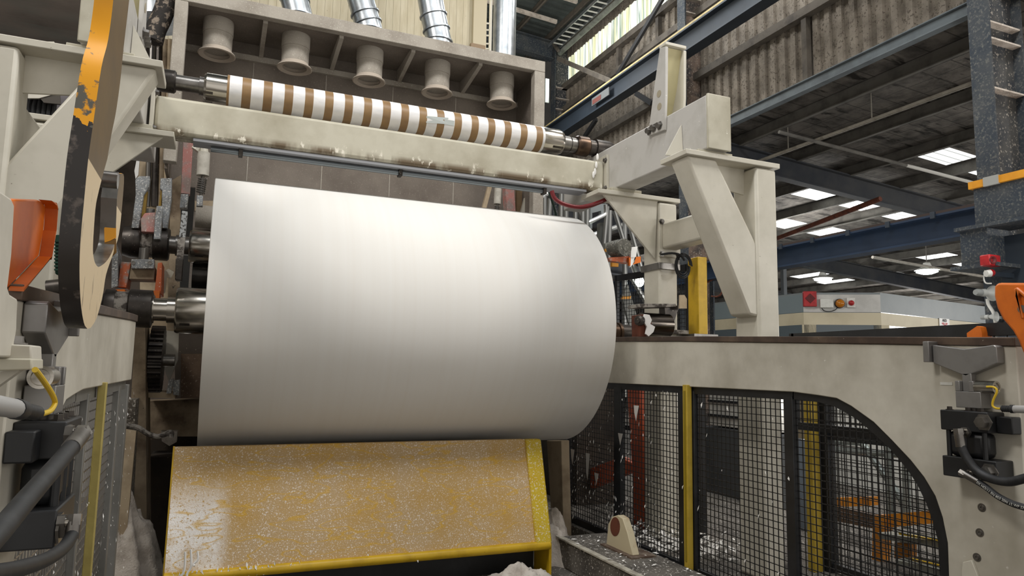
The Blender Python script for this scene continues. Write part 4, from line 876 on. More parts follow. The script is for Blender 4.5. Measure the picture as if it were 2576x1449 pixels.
q = onY(520, 690, 8.3); MB().lathe((0, 8.35, q.z), (1, 0, 0), [(onY(482, 690, 8.1).x, .16), (3.2, .16)], 32).build('drum_shell', mat('black_drum', '#1d1c1b', .25, .6, alt='#3b3835', ascale=3), dr)
q = onY(510, 545, 8.6); tag(MB().cyl((onY(492, 545, 8.6).x, 8.6, q.z), (3.2, 8.6, q.z), .13, 24).build('dusty_tube', duststeel), 'dusty horizontal tube behind the upper left edge of the roll', 'tube')
# gear wheel seen on edge
gx0, gx1 = onY(371, 900, 7.3).x, onY(406, 900, 7.3).x; gz = onY(388, 905, 7.3).z; GRD = .33; gy = 7.62
gw = thing('gear_wheel', 'dark toothed gear wheel seen edge-on below the spool shaft', 'gear', ((gx0+gx1)/2, gy, gz-GRD))
pts = []
NTEETH = 34
for i in range(NTEETH):
    a0 = 2*math.pi*i/NTEETH
    for f, r in ((0, GRD-.035), (.3, GRD-.03), (.42, GRD), (.72, GRD), (.85, GRD-.03)):
        a_ = a0+f*2*math.pi/NTEETH; pts.append((gx0, gy+r*math.cos(a_), gz+r*math.sin(a_)))
MB().prism(pts, (gx1-gx0, 0, 0)).build('toothed_rim', darksteel, gw, smooth=0)
MB().cyl((gx0-.1, gy, gz), (gx1+.1, gy, gz), .06, 16).build('hub_shaft', steel, gw)
tag(MB().tube([onY(px, py, 6.9) for px, py in ((318, 1072), (345, 1075), (370, 1090), (395, 1098), (412, 1094), (430, 1087), (430, 1100))], .022, 8, sub=4).build('bent_rod', dustcollar), 'fluff-covered bent rod sticking out beside the reel frame', 'rod')
tag(slab([(405, 1085), (446, 1085), (444, 1112), (426, 1122), (407, 1110)], 7.6, .15).build('fluff_lump', fluff), 'dusty lump below the bent rod', 'lump')
# upper left background: dryer cylinder, duct, hoses
yd = thing('drying_cylinder', 'huge dark streaked drying cylinder at the top left corner', 'drying cylinder', (-4, 11, 5.5))
k = NT('streaked_cast_iron'); n_ = k.noise(1, 5, (1.2, 3, 3)); n2 = k.noise(1, 4, (.5, 9, 9)); k.col(k.mix(k.ramp(n_, .35, .7), lin('#6d635b'), k.mix(k.ramp(n2, .4, .6), lin('#4d4640'), lin('#595e58')))); k.rm(.55, .2)
zc_ = 5.52+1.8
MB().lathe((-7, 11.2, zc_+.02), (1, 0, 0), [(0, 1.0), (0, 1.85), (5.55, 1.85), (5.6, 1.75), (5.6, .3)], 72).build('shell', k.m, yd, smooth=40)
dc = thing('flap_duct', 'grey angular sheet-metal duct just below the dark drying cylinder', 'duct', onY(100, 160, 8.5))
slab([(62, 112), (64, 104), (136, 104), (148, 140), (148, 175), (62, 175)], 8.5, .3).build('duct_box', greypaint, dc, bevel=.004)
slab([(0, 118), (62, 106), (64, 172), (-40, 172)], 8.55, .3).build('duct_side', mat('duct_dark', '#6f716c', .6, alt='#5b5d58'), dc)
slab([(74, 196), (164, 211), (169, 228), (98, 247), (70, 247)], 8.0, .03).build('sheet_flap', greypaint, dc)
slab([(80, 165), (92, 165), (92, 205), (80, 205)], 8.02, .5).build('flap_hanger', greypaint, dc)
slab([(95, 240), (150, 235), (152, 262), (110, 258)], 8.01, .03).build('torn_sheet', mat('torn_sheet', '#4f4a44', .9), dc)
for i in range(6):
    x = 66+i*13; MB().tube([onY(x+14-i, 230, 8.03), onY(x+6, 262, 8.1), onY(x, 310, 8.1), onY(x-4, 400, 8.1)], .022, 8).build('black_cable', blackcable, dc)
struct(slab([(-60, 200), (330, 230), (330, 330), (-60, 330)], 9.2, .05).build('trim_1', mat('mauve_grey_panel', '#8d878a', .85)))
struct(slab([(-100, 60), (440, 60), (440, 1100), (-100, 1100)], 13.6, .05).build('wall_back', mat('dim_machine_wall', '#5b5149', .9, alt='#3b352f', ascale=2)))
gm = thing('green_motor', 'dark green ribbed motor half hidden behind the hook lever', 'motor', onY(150, 690, 5.6))
slab(rect(138, 590, 170, 690), 5.6, .3).build('motor_body', mat('green_motor', '#23483a', .5, alt='#1b382d'), gm, bevel=.01)
for i in range(9):
    yy = 604+i*9; slab([(136, yy), (170, yy+1), (170, yy+5), (136, yy+4)], 5.57, .04).build('cooling_rib', MATS['green_motor'], gm)
tag(MB().cyl(onY(120, 732, 5.8), onY(170, 726, 5.8), .075, 18).build('shaft_stub', darksteel), 'dark horizontal shaft stub left of the hook lever tip', 'shaft')
hs = thing('corrugated_hose', 'dusty black corrugated hose beside the left hood post', 'hose', onY(380, 110, 8.3))
MB().tube([onY(px, py, 8.2) for px, py in ((425, -60), (420, 0), (408, 40), (392, 75), (384, 105))], .105, 16, sub=6).build('hose_body', mat('dusty_black_hose', '#2e2a27', .85, alt='#8d8072', ascale=16, alo=.52, ahi=.6, bump=.6), hs)
tag(MB().cyl(onY(392, -80, 8.9), onY(398, 60, 8.9), .32, 28).build('silver_duct', galv), 'shiny silver duct behind the dusty corrugated hose', 'duct')
for i, (x, m_, r) in enumerate(((383, steel, .03), (401, darksteel, .04), (428, tanlt, .03), (416, tanm, .03))):
    tag(MB().cyl(onY(x, 100, 8.7), onY(x-12, 520, 8.7), r, 10).build('riser_pipe', m_), 'thin upright pipe left of the hood post, %s' % ('leftmost, bright', 'dark one beside the bright', 'rightmost, tan', 'dull tan, between dark and pale')[i], 'pipe')
# big bracket plates of the near left frame under upper plate already built; fluff heaps
def heap(name, lab, cx, cy, cz, rx, ry, rz, m_, seed, nu=40, nv=20):
    rnd = random.Random(seed); ph = [(rnd.uniform(0, 6.28), rnd.uniform(2, 9), rnd.uniform(2, 9)) for _ in range(9)]
    vs = []; fs = []
    for j in range(nv+1):
        for i in range(nu):
            a_ = 2*math.pi*i/nu; r = j/nv
            h = (1-r**2.2)*(.75+.25*sum(math.sin(p0+k1*math.cos(a_)*r*1.3+k2*math.sin(a_)*r*1.3) for p0, k1, k2 in ph)/4)
            jag = 1+.12*math.sin(ph[0][0]+5*a_)+.08*math.sin(11*a_)+.05*rnd.uniform(-1, 1)
            vs.append((cx+rx*r*jag*math.cos(a_), cy+ry*r*jag*math.sin(a_), cz+rz*max(h, 0)+rnd.uniform(-.012, .012)*(j < nv)))
    for j in range(nv):
        for i in range(nu):
            k_ = (i+1) % nu; fs.append((j*nu+i, j*nu+k_, (j+1)*nu+k_, (j+1)*nu+i))
    o = MB().add(vs, fs).build(name, m_, smooth=180, recalc=False); tag(o, lab, 'paper waste'); o['kind'] = 'stuff'; return o
q = onY(370, 1400, 6.6)
heap('paper_waste', 'tall heap of dusty paper waste left of the yellow guard', -.62, 6.75, -.2, .36, .35, .95, fluff, 3)
heap('paper_waste', 'pale crumpled paper waste on the floor at the lower left', -.66, 6.0, -.2, .42, .3, .22, mat('pale_fluff', '#d2cbc2', .95, alt='#b3aaa0', ascale=8, bump=.7), 5)
heap('paper_waste', 'tuft of torn paper at the right foot of the yellow guard', 2.55, 5.75, -.2, .35, .25, .2, MATS['pale_fluff'], 8)
heap('paper_waste', 'paper waste between the yellow guard and the mesh', 3.2, 6.5, -.2, .25, .3, .55, fluff, 11)

tag(MB().box(-2.2, -1.5, 2.0, 7.0, -.2, 1.5).build('dark_backing_block', browndk), 'dark block added behind the left mesh guard', 'machine block')  # added dark backing so the space behind the mesh stays in darkness

tag(slab([(412, 682), (424, 676), (438, 684), (430, 700), (420, 697), (416, 735), (410, 740)], 7.85, .01).build('torn_rag', mat('grey_rag', '#b5b0a0', .95, bump=.5)), 'grey torn paper rag hanging right of the orange yoke', 'paper waste')
tag(slab([(345, 395), (352, 390), (348, 440), (341, 450), (338, 430)], 8.6, .03).build('torn_fringe', scrapw), 'white paper fringe on the edge of the tan plate above the guide bars', 'paper waste')
# ------------------------------------------------------------------ control cabin beyond the right side frame
cabw = mat('cabin_white', '#c9c8c4', .5, alt='#a9a8a3', ascale=1.6); cabc = mat('cabin_cream', '#cdc3a8', .55, alt='#bbb095', ascale=1.2); cabg = mat('cabin_grey', '#7f8688', .5, alt='#727a7d', ascale=1.5)
cabd = mat('cabin_glass_grey', '#5d666b', .15)
CZ = 3.3
A_, B_, C_, D_ = (onZ(*p, CZ) for p in ((1745, 772), (2020, 741), (2214, 741), (2492, 777)))
ctr = (A_+B_+C_+D_)*.25
cab = thing('control_cabin', 'grey and cream control cabin with warning lights beyond the right side frame', 'cabin', (ctr.x, ctr.y, -.02))
def face(P, Q, nm, bands):
    d = (Q-P); nrm = V(-d.y, d.x, 0).normalized()
    for z0, z1, m_, off, nn in bands:
        MB().prism([(P.x, P.y, z0), (Q.x, Q.y, z0), (Q.x, Q.y, z1), (P.x, P.y, z1)], nrm*(.12-off)).build(nn, m_, cab)
lo = [(2.94, CZ, None, 0, 'fascia'), (2.68, 2.93, cabc, .02, 'cream_band'), (2.93, 2.94, cabd, .01, 'shadow_gap'), (0.9, 2.68, cabd, .05, 'window_strip'), (-.02, .9, cabc, .02, 'lower_wall')]
for P, Q, fm in ((A_, B_, mat('cabin_blue_grey', '#7c888c', .5)), (B_, C_, cabw), (C_, D_, cabg)):
    face(P, Q, '', [(a, b_, fm if m_ is None else m_, off, nn) for a, b_, m_, off, nn in lo])
MB().prism([A_, B_, C_, D_, V(D_.x+1, D_.y+5, CZ), V(A_.x+2, A_.y+3, CZ)], (0, 0, .04)).build('cabin_roof', cabg, cab)
for P, Q, t0, t1 in ((B_, C_, -.02, .16), (B_, C_, .9, 1.1)):
    p_, q_ = P+(Q-P)*t0, P+(Q-P)*t1; d = Q-P; nrm = V(-d.y, d.x, 0).normalized()
    MB().prism([(p_.x, p_.y, .9), (q_.x, q_.y, .9), (q_.x, q_.y, 2.68), (p_.x, p_.y, 2.68)], nrm*.1).build('mullion', cabc, cab)
nB = V(-(C_-B_).y, (C_-B_).x, 0).normalized(); tB = (C_-B_).normalized()
if nB.y > 0: nB = -nB
def oncab(px, py):
    d = ray(px, py); t_ = (B_-CAMLOC).dot(nB)/d.dot(nB); return CAMLOC+d*t_+nB*.01
def cabbox(px0, py0, px1, py1, dep, mb=None):
    a_, b_ = oncab(px0, py0), oncab(px1, py1); w_ = (b_-a_).dot(tB); h_ = abs(b_.z-a_.z); o_ = V(a_.x, a_.y, min(a_.z, b_.z))
    return (mb or MB()).prism([o_, o_+tB*w_, o_+tB*w_+V(0, 0, h_), o_+V(0, 0, h_)], nB*dep)
sn = thing('siren_box', 'square red sounder box on the corner of the control cabin', 'siren', oncab(2034, 752))
cabbox(2018, 734, 2052, 772, .10).build('housing', red, sn, bevel=.01)
c0 = oncab(2035, 752)+nB*.10; MB().lathe(c0, nB, [(0, .075), (.002, .10), (.012, .10), (.012, .07), (.003, .04), (.004, .002)], 4, caps=False).build('horn_mouth', mat('dark_red', '#5d1518', .6), sn)
jb = thing('junction_box', 'small white electrical box with a drooping lead beside the amber beacon', 'junction box', oncab(2076, 762))
cabbox(2060, 753, 2094, 775, .09).build('box', whitepl, jb, bevel=.008)
MB().tube([oncab(px, py)+nB*.03 for px, py in ((2066, 776), (2072, 782), (2085, 784), (2098, 781), (2106, 774))], .008, 8, sub=4).build('lead', blackcable, jb)
for px, py, r, nm, lab, m_, mm in ((2111, 764, .085, 'amber_beacon', 'round amber beacon lamp in the middle of the cabin fascia', mat('amber_lens', '#b9711a', .15), darksteel), (2139, 763, .055, 'red_indicator', 'small red round indicator lamp on a white base on the cabin', red, whitepl)):
    t = thing(nm, lab, 'beacon', oncab(px, py))
    if nm == 'red_indicator': cabbox(px-11, py-13, px+11, py+11, .05).build('base', mm, t, bevel=.006)
    else: MB().lathe(oncab(px, py), nB, [(0, r*1.15), (.03, r*1.15), (.04, r)], 20).build('base', mm, t)
    MB().lathe(oncab(px, py)+nB*.04, nB, [(0, r), (.03, r), (.06, r*.8), (.08, r*.4), (.085, .002)], 20, caps=False).build('lens', m_, t)
# AED sign on the right face
nD = V(-(D_-C_).y, (D_-C_).x, 0).normalized(); tD = (D_-C_).normalized()
if nD.y > 0: nD = -nD
def oncabD(px, py, off=.02):
    d = ray(px, py); t_ = (C_+nD*off-CAMLOC).dot(nD)/d.dot(nD); return CAMLOC+d*t_
sg = thing('aed_sign', 'small white sign with black AED letters and a red heart on the cabin', 'sign', oncabD(2376, 812))
a_, b_ = oncabD(2363, 800), oncabD(2389, 821.5); w_ = (b_-a_).dot(tD); o_ = V(a_.x, a_.y, b_.z); h_ = a_.z-b_.z
MB().prism([o_, o_+tD*w_, o_+tD*w_+V(0, 0, h_), o_+V(0, 0, h_)], -nD*.01).build('sign_board', mat('sign_white', '#e9e8e6', .5), sg)
def text_mesh(body, size):
    tc = bpy.data.curves.new('letters', 'FONT'); tc.body = body; tc.size = size; tc.align_x = 'CENTER'; tc.extrude = .002; tc.offset = size*.025
    to = bpy.data.objects.new('letters', tc); COL.objects.link(to); dg = bpy.context.evaluated_depsgraph_get(); me = bpy.data.meshes.new_from_object(to.evaluated_get(dg)); bpy.data.objects.remove(to); return me
def place_text(body, size, org, tx, nrm, m_, par, nm='lettering', wscale=1.0):
    me = text_mesh(body, size); MB().add([org+tx*(v.co.x*wscale)+V(0, 0, v.co.y)+nrm*(v.co.z+.003) for v in me.vertices], [tuple(f.vertices) for f in me.polygons]).build(nm, m_, par, smooth=0)
place_text('AED', h_*.52, o_+tD*w_*.5+V(0, 0, h_*.57), tD, nD, mat('letter_black', '#101010', .6), sg, wscale=1.15)
hp = []
for i in range(40):
    th = 2*math.pi*i/40; hx = 16*math.sin(th)**3; hy = 13*math.cos(th)-5*math.cos(2*th)-2*math.cos(3*th)-math.cos(4*th); hp.append((hx/34, hy/34))
ho = o_+tD*w_*.5+V(0, 0, h_*.27)
MB().prism([ho+tD*(x*w_*.62)+V(0, 0, y*h_*.52)+nD*.002 for x, y in hp], nD*.003).build('red_heart', mat('heart_red', '#b3202c', .5), sg)
bl = [(-.02, .12), (.06, .12), (.02, .02), (.07, .02), (-.04, -.16), (-.01, -.03), (-.06, -.03)]
MB().prism([ho+tD*(x*w_)+V(0, 0, y*h_)+nD*.006 for x, y in bl], nD*.002).build('white_bolt', whitepl, sg)
# loudspeakers, column alarms
def horn(px, py, dist, r, lab, ax):
    p = onX(px, py, dist); t = thing('horn_loudspeaker', lab, 'loudspeaker', p); ax = V(*ax).normalized()
    MB().lathe(p-ax*r*1.1, ax, [(0, r*.45), (r*.6, r*.5), (r*.62, r*.3), (r*1.4, r*.55), (r*2.0, r), (r*2.05, r), (r*1.98, r*.9), (r*1.5, r*.5), (r*1.3, r*.2), (r*1.3, .001)], 24, caps=False).build('horn', mat('horn_grey', '#b4b6b2', .5), t)
    MB().lathe(p-ax*r*2.0, ax, [(0, r*.35), (r*.3, r*.45), (r*1.0, r*.45)], 16).build('driver', mat('horn_driver', '#8e918f', .5), t); MB().bar(p-ax*r, V(8.02, p.y, p.z), .03, .03).build('wall_bracket', mat('horn_driver', '#8e918f', .5), t); return t
horn(2484, 737, 7.7, .085, 'grey horn loudspeaker pointing right behind the top of the orange arm', (.95, -.1, 0))
h2 = horn(2494, 797, 7.75, .055, 'cream horn loudspeaker facing the viewer below the grey one', (.1, -1, .0))
MB().tube([onX(px, py, 7.97) for px, py in ((2484, 752), (2486, 765), (2494, 778), (2500, 790), (2508, 830))], .018, 8, sub=4).build('white_conduit', whitepl, h2)
p = onX(2490, 656, 7.48)
t = thing('red_sounder', 'red rectangular sounder on the navy column below the orange-edged beam', 'siren', p)
MB().box(p.x-.06, p.x+.12, p.y-.04, p.y+.07, p.z-.057, p.z+.062).build('housing', red, t, bevel=.012)
MB().lathe((p.x-.02, p.y-.04, p.z), (-.25, -1, 0), [(0, .04), (.012, .042), (.012, .03), (.0, .015), (.0, .001)], 18, caps=False).build('horn_mouth', MATS['dark_red'], t)
p = onX(2488, 687, 7.48)
MB().bar(p+V(.1, .03, 0), V(7.99, p.y+.03, p.z), .05, .05).build('wall_bracket', navy, t)
t = thing('red_white_beacon', 'small round red and white beacon under the red sounder on the column', 'beacon', p)
MB().lathe(p+V(-.05, 0, -.01), (1, -.3, .15), [(0, .035), (.045, .04), (.05, .03)], 16).build('white_base', whitepl, t)
MB().lathe(p, (1, -.3, .15), [(0, .04), (.03, .04), (.05, .03), (.06, .002)], 16, caps=False).build('red_lens', red, t)
MB().tube([onX(px, py, 7.5) for px, py in ((2478, 680), (2475, 700), (2480, 712), (2494, 713))], .008, 6, sub=3).build('white_lead', whitepl, t)
MB().bar(p+V(-.03, .03, 0), V(7.99, p.y+.03, p.z), .03, .03).build('wall_bracket', navy, t)
# ------------------------------------------------------------------ posts, guards and machinery behind the right side frame
bp = thing('guard_post', 'upright yellow square post behind the rail left of the big frame', 'post', (4.62, 6.05, -.02))
MB().box(4.60, 4.72, 5.94, 6.11, 2.05, 2.86).build('post_tube', yellow, bp, bevel=.008)
MB().box(4.63, 4.70, 5.97, 6.05, -.02, 2.02).build('pedestal', blackpaint, bp)
MB().box(4.50, 4.80, 5.88, 6.17, 2.02, 2.05).build('foot_collar', steel, bp)
def fence(name, lab, P, Q, z0, z1, pitch=.05, wm=None, group=None):
    t = thing(name, lab, 'fence', (P[0], P[1], z0)); P = V(P[0], P[1], 0); Q = V(Q[0], Q[1], 0); d = Q-P; L = d.length; d.normalize(); nn = V(-d.y, d.x, 0)
    f = MB()
    for z in (z0+.03, z1-.04): f.bar(P+V(0, 0, z), Q+V(0, 0, z), .05, .08 if z > z0+.1 else .06)
    for s_ in (0, L): f.bar(P+d*s_+V(0, 0, z0), P+d*s_+V(0, 0, z1), .05, .05, tuple(nn))
    f.build('fence_frame', blackpaint, t)
    wr = MB(); s_ = pitch; r = .0028
    while s_ < L: wr.bar(P+d*s_+V(0, 0, z0), P+d*s_+V(0, 0, z1), r*2, r*2, tuple(nn)); s_ += pitch
    z = z0+pitch
    while z < z1-.05: wr.bar(P+V(0, 0, z), Q+V(0, 0, z), r*2, r*2); z += pitch
    wr.build('wire_mesh', MATS['black_wire'], t, smooth=0); return t
p0, p1 = onY(1552, 755, 8.2), onY(1722, 690, 7.4)
fence('mesh_fence', 'black mesh fence panel behind the far post right of the roll', (p0.x, p0.y), (5.2, 6.9), .9, 2.95)
fence('mesh_fence', 'low dark mesh fence running along behind the rail toward the right', (4.55, 4.6), (4.55, 1.7), 1.2, 2.0, .08)
fence('mesh_fence', 'second black mesh fence standing deeper behind the curved mesh guard', (5.0, 4.75), (5.0, 2.2), .0, 1.9)
t = tag(MB().box(4.96, 5.05, 4.66, 4.82, -.02, 2.0).build('fence_stile', blackpaint), 'wide black speckled post behind the mesh guard right of a yellow post', 'post')
yp = thing('light_curtain_post', 'slim yellow post seen through the mesh guard behind its right mullion', 'post', (4.85, 4.85, -.02))
MB().box(4.84, 4.93, 4.72, 4.80, -.02, 1.95).build('post_tube', MATS['post_yellow'], yp, bevel=.005)
tag(MB().box(5.0, 5.07, 2.4, 4.7, 1.10, 1.20).build('cross_rail', blackpaint), 'dusty black rail crossing behind the curved corner of the mesh', 'rail')
# platform with handrails
pl_ = thing('orange_platform', 'orange steel platform beam seen through the curved mesh corner', 'platform', (6.0, 4.5, -.02))
orp = mat('platform_orange', '#d08420', .5, alt='#a8651a', ascale=5)
f = lambda px, py, x: onX(px, py, x)
slabx([(2100, 1252), (2192, 1250), (2190, 1272), (2100, 1276)], 6.3, .12).build('upper_beam', orp, pl_)
slabx([(2196, 1296), (2225, 1296), (2212, 1449), (2192, 1449)], 5.7, .12).build('leg', orp, pl_)
slabx([(2205, 1296), (2400, 1280), (2400, 1312), (2205, 1330)], 5.75, .10).build('front_beam', orp, pl_)
slabx([(2100, 1276), (2196, 1296), (2196, 1330), (2100, 1310)], 6.1, .08).build('side_beam', mat('platform_brown', '#5a4634', .7), pl_)
slabx([(2250, 1365), (2290, 1370), (2290, 1402), (2250, 1405)], 5.6, .08).build('bracket', orp, pl_)
gr_ = mat('grating_grey', '#8a8a80', .8, alt='#6d6c64', ascale=8)
slabx([(2205, 1340), (2400, 1368), (2400, 1384), (2215, 1356)], 5.5, .3).build('grating', gr_, pl_)
slabx([(2250, 1408), (2400, 1440), (2400, 1460), (2262, 1424)], 5.4, .3).build('grating', gr_, pl_)
slabx([(2260, 1340), (2400, 1366), (2400, 1371), (2262, 1345)], 5.48, .02).build('yellow_nosing', yellow, pl_); slabx([(2290, 1404), (2400, 1430), (2400, 1436), (2292, 1410)], 5.38, .02).build('yellow_nosing', yellow, pl_)
hr = thing('handrail', 'grey tubular handrail of the platform behind the mesh', 'handrail', (6.3, 4.3, .4))
hm = mat('handrail_grey', '#8d9490', .4, .4)
MB().tube([f(px, py, 6.2) for px, py in ((2050, 1112), (2150, 1112), (2175, 1122), (2200, 1160), (2270, 1260), (2275, 1300))], .035, 10, sub=3).build('rail_tube', hm, hr)
MB().tube([f(px, py, 6.2) for px, py in ((2060, 1128), (2240, 1142), (2400, 1150))], .035, 10).build('rail_tube', hm, hr)
for px in (2236, 2278): MB().cyl(f(px, 1120, 6.15), f(px+4, 1330, 6.15), .035, 10).build('rail_post', hm, hr)
# cabinets and walls seen through the mesh
mg_ = mat('machine_light_grey', '#cbc9c2', .6, alt='#b5b3ac', ascale=2); dkm = mat('machine_dark_grey', '#4d4f50', .7, alt='#35373a', ascale=2, speck='#8a8a88', sscale=30, slo=.68, shi=.72)
t = thing('machine_cabinet', 'light grey machine cabinet deep behind the curved mesh corner', 'cabinet', (9.0, 5, -.02))
MB().box(9.0, 9.5, 3.5, 8.7, -.02, 1.95).build('body', mg_, t, bevel=.01)
MB().box(8.97, 9.0, 5.2, 6.4, 1.2, 1.6).build('panel_window', cabd, t)
t = thing('machine_cabinet', 'dark grey machine block behind the middle of the mesh guard', 'cabinet', (6.8, 7.6, -.02))
MB().box(6.6, 7.4, 7.0, 8.4, -.02, .9).build('body', dkm, t, bevel=.01); MB().box(6.6, 7.3, 7.0, 8.3, .92, 1.6).build('upper_body', mg_, t, bevel=.01)
for zz in (1.05, 1.25, 1.45): MB().box(6.57, 6.6, 7.0, 8.3, zz, zz+.03).build('slot', blackpaint, t)
t = thing('machine_cabinet', 'blue grey cabinet behind the yellow post seen through the mesh', 'cabinet', (6.2, 6.0, -.02))
MB().box(6.0, 6.08, 5.78, 6.05, -.02, .95).build('body', mat('cabinet_blue_grey', '#6f7a84', .5), t, bevel=.01); MB().box(6.0, 6.05, 5.78, 6.05, .96, 1.9).build('dark_panel', mat('tan_panel', '#7d735f', .7), t)
t = tag(slabx([(1575, 975), (1608, 975), (1620, 1180), (1625, 1345), (1592, 1350), (1588, 1180)], 4.35, .25).build('red_lever', mat('red_orange_lever', '#b8512a', .6, alt='#9c4224', ascale=4), bevel=.03), 'tall red-orange lever behind the left part of the mesh guard', 'lever')
for poly, m_, lab, X_, nm in (([(1440, 1195), (1560, 1150), (1590, 1165), (1590, 1185), (1470, 1235)], MATS['red_orange_lever'], 'dusty red-orange link rod behind the left mesh', 4.5, 'link_rod'),
                        ([(1375, 1108), (1412, 1108), (1418, 1360), (1390, 1360)], tanlt, 'tan upright between yellow guard and mesh', 3.62, 'upright'),
                        ([(1618, 1210), (1680, 1220), (1700, 1400), (1660, 1440), (1620, 1400)], tanm, 'dusty tan machine foot behind the mesh beside the red lever', 4.5, 'machine_pedestal'),
                        ([(1500, 1060), (1550, 1060), (1550, 1260), (1500, 1250)], mat('blue_grey_pipe', '#7f8b98', .6), 'blue grey housing behind the left mesh', 4.9, 'housing')):
    tag(slabx(poly, X_, .1).build(nm, m_, bevel=.008), lab, nm.replace('_', ' '))
# rear reel-side machine block closing the view behind the left mesh
t = tag(MB().box(4.3, 4.9, 8.0, 11.5, -.02, 1.6).build('dark_backing_block', browndk), 'dark machine block behind the roll end and mesh', 'machine block')
tag(MB().box(-.5, 3.7, 7.75, 8.3, -.2, .75).build('dark_backing_block', browndk), 'dark machine block under the paper roll behind the guard', 'machine block')
# ------------------------------------------------------------------ bearing carriage and clamp at right end of the roll
bc = thing('spool_clamp', 'dark steel spool clamp with a polished roller at the right end of the roll', 'clamp', (3.9, 6.1, 1.98))
cy_ = 5.95
q0, q1 = onY(1612, 816, cy_), onY(1680, 818, cy_)
MB().cyl((q0.x, cy_, q0.z), (q1.x, cy_, q0.z), .118, 28).build('roller', mat('dark_polished', '#4a4541', .2, 1., alt='#6e6860', ascale=3, stretch=(1, 8, 8)), bc)
slab([(1605, 792), (1630, 790), (1640, 812), (1636, 846), (1606, 848)], cy_-.14, .12).build('jaw', rust, bc, bevel=.006)
q = onY(1606, 806, cy_-.16); MB().lathe(q, (-1, -.4, 0), [(-.04, .05), (.0, .05), (.01, .03), (.02, .03), (.021, .001)], 18).build('pivot_pin', darksteel, bc)
slab([(1608, 764), (1700, 764), (1702, 772), (1606, 774)], cy_-.06, .2).build('bracket_plate', dustcollar, bc, bevel=.004)
slab([(1672, 772), (1710, 768), (1690, 826), (1676, 820)], cy_-.02, .1).build('gusset', darksteel, bc)
slab([(1711, 742), (1722, 742), (1728, 752), (1728, 776), (1710, 776)], cy_-.1, .02).build('lug_plate', tanlt, bc)
rg = random.Random(5)
def scrap(mb, p, s, nrm, rnd):
    u = nrm.cross(V(0, 0, 1)); u = u.normalized() if u.length > .1 else V(1, 0, 0); v = nrm.cross(u)
    a_ = rnd.uniform(-.6, .6)+(math.pi/2 if abs(nrm.z) < .5 else rnd.uniform(0, 3)); d = u*math.cos(a_)+v*math.sin(a_); e = nrm.cross(d)
    L = s*rnd.uniform(1, 2.6); w_ = s*rnd.uniform(.3, .9)
    P = [p-d*L/2, p+e*w_/2+nrm*rnd.uniform(0, s*.5), p+d*L/2+nrm*rnd.uniform(0, s*.4), p-e*w_/2+nrm*rnd.uniform(0, s*.4)]
    mb.add(P, [(0, 1, 2), (0, 2, 3)])
tn = MB(); scrap_n = V(-1, 0, 0)
pt = [onY(px, py, cy_-.18) for px, py in ((1622, 790), (1634, 792), (1640, 805), (1636, 815), (1648, 822), (1644, 835), (1632, 846), (1625, 840), (1628, 822), (1618, 806))]
tn.prism(pt, (0, .02, 0)); t = tag(tn.build('paper_tatter', scrapw), 'torn white paper tatter stuck on the spool clamp', 'paper waste')
# wires coil on the far post, cable, motor and steel handrails behind the roll
wc = thing('cable_coil', 'loose coil of black wires hanging beside the far cream post', 'cable', onY(1712, 650, 5.95))
for r in (.09, .10, .075):
    c0 = onY(1718, 660+r*90, 5.95); MB().tube([c0+V(math.cos(a_*.35)*r, a_*.002-.02, math.sin(a_*.35)*r*1.3) for a_ in range(19)], .007, 6).build('wire_loop', blackcable, wc)
MB().tube([onY(px, py, 5.9) for px, py in ((1665, 640), (1690, 637), (1712, 642), (1722, 655))], .012, 8, sub=3).build('lead', blackcable, wc)
rh = tag(MB().tube([onY(px, py, 6.2) for px, py in ((1388, 480), (1396, 500), (1420, 514), (1460, 521), (1505, 510), (1540, 492), (1557, 476))], .022, 12, sub=6).build('red_hose', mat('red_hose', '#6f1a20', .35)), 'dark red hose sagging under the right end of the crossbeam', 'hose')
gh = tag(MB().tube([onY(px, py, yy) for px, py, yy in ((1374, 458, 6.45), (1384, 490, 6.9), (1398, 536, 7.4), (1402, 570, 7.5))], .016, 10, sub=4).build('green_hose', mat('dark_green_hose', '#1f3d33', .5)), 'dark green hose hanging down behind the red hose', 'hose')
pe = tag(MB().tube([onY(px, py, 6.42) for px, py in ((1384, 448), (1392, 455), (1392, 478))], .035, 12, sub=3).build('pipe_elbow', galv), 'galvanised pipe elbow at the end of the conduit', 'pipe')
sr = mat('satin_steel_rail', '#a5a6a4', .3, .85)
st = thing('stair_tower', 'steel stair with tubular handrails and orange step edges behind the right end of the roll', 'stair', onY(1500, 700, 9.3)*1.0-V(0, 0, onY(1500, 700, 9.3).z+.02))
def rails(y, r, *segs):
    for s_ in segs: MB().tube([onY(px, py, y) for px, py in s_], r, 10, sub=3 if len(s_) > 2 else 0).build('rail_tube', sr, st)
rails(8.9, .035, [(1352, 470), (1350, 600)], [(1370, 480), (1370, 600)], [(1412, 470), (1410, 640)], [(1384, 500), (1378, 600)], [(1360, 498), (1382, 486), (1388, 500)], [(1424, 475), (1424, 640)])
rails(9.2, .035, [(1466, 500), (1466, 640)], [(1478, 500), (1476, 680)], [(1528, 520), (1518, 640)], [(1535, 530), (1530, 700)], [(1448, 490), (1446, 640)], [(1480, 560), (1512, 545), (1524, 535), (1524, 515)], [(1420, 466), (1380, 470)])
rails(9.5, .04, [(1546, 530), (1580, 640)], [(1582, 560), (1618, 690)], [(1572, 555), (1572, 1000)], [(1444, 480), (1465, 560)])
rails(9.8, .045, [(1580, 630), (1600, 690)], [(1590, 700), (1625, 760)], [(1470, 600), (1600, 555)])
slab([(1486, 515), (1525, 512), (1525, 545), (1513, 545), (1512, 530), (1490, 535), (1490, 575), (1484, 575)], 9.6, .08).build('grey_bracket', mat('grey_machine', '#83898a', .5), st)
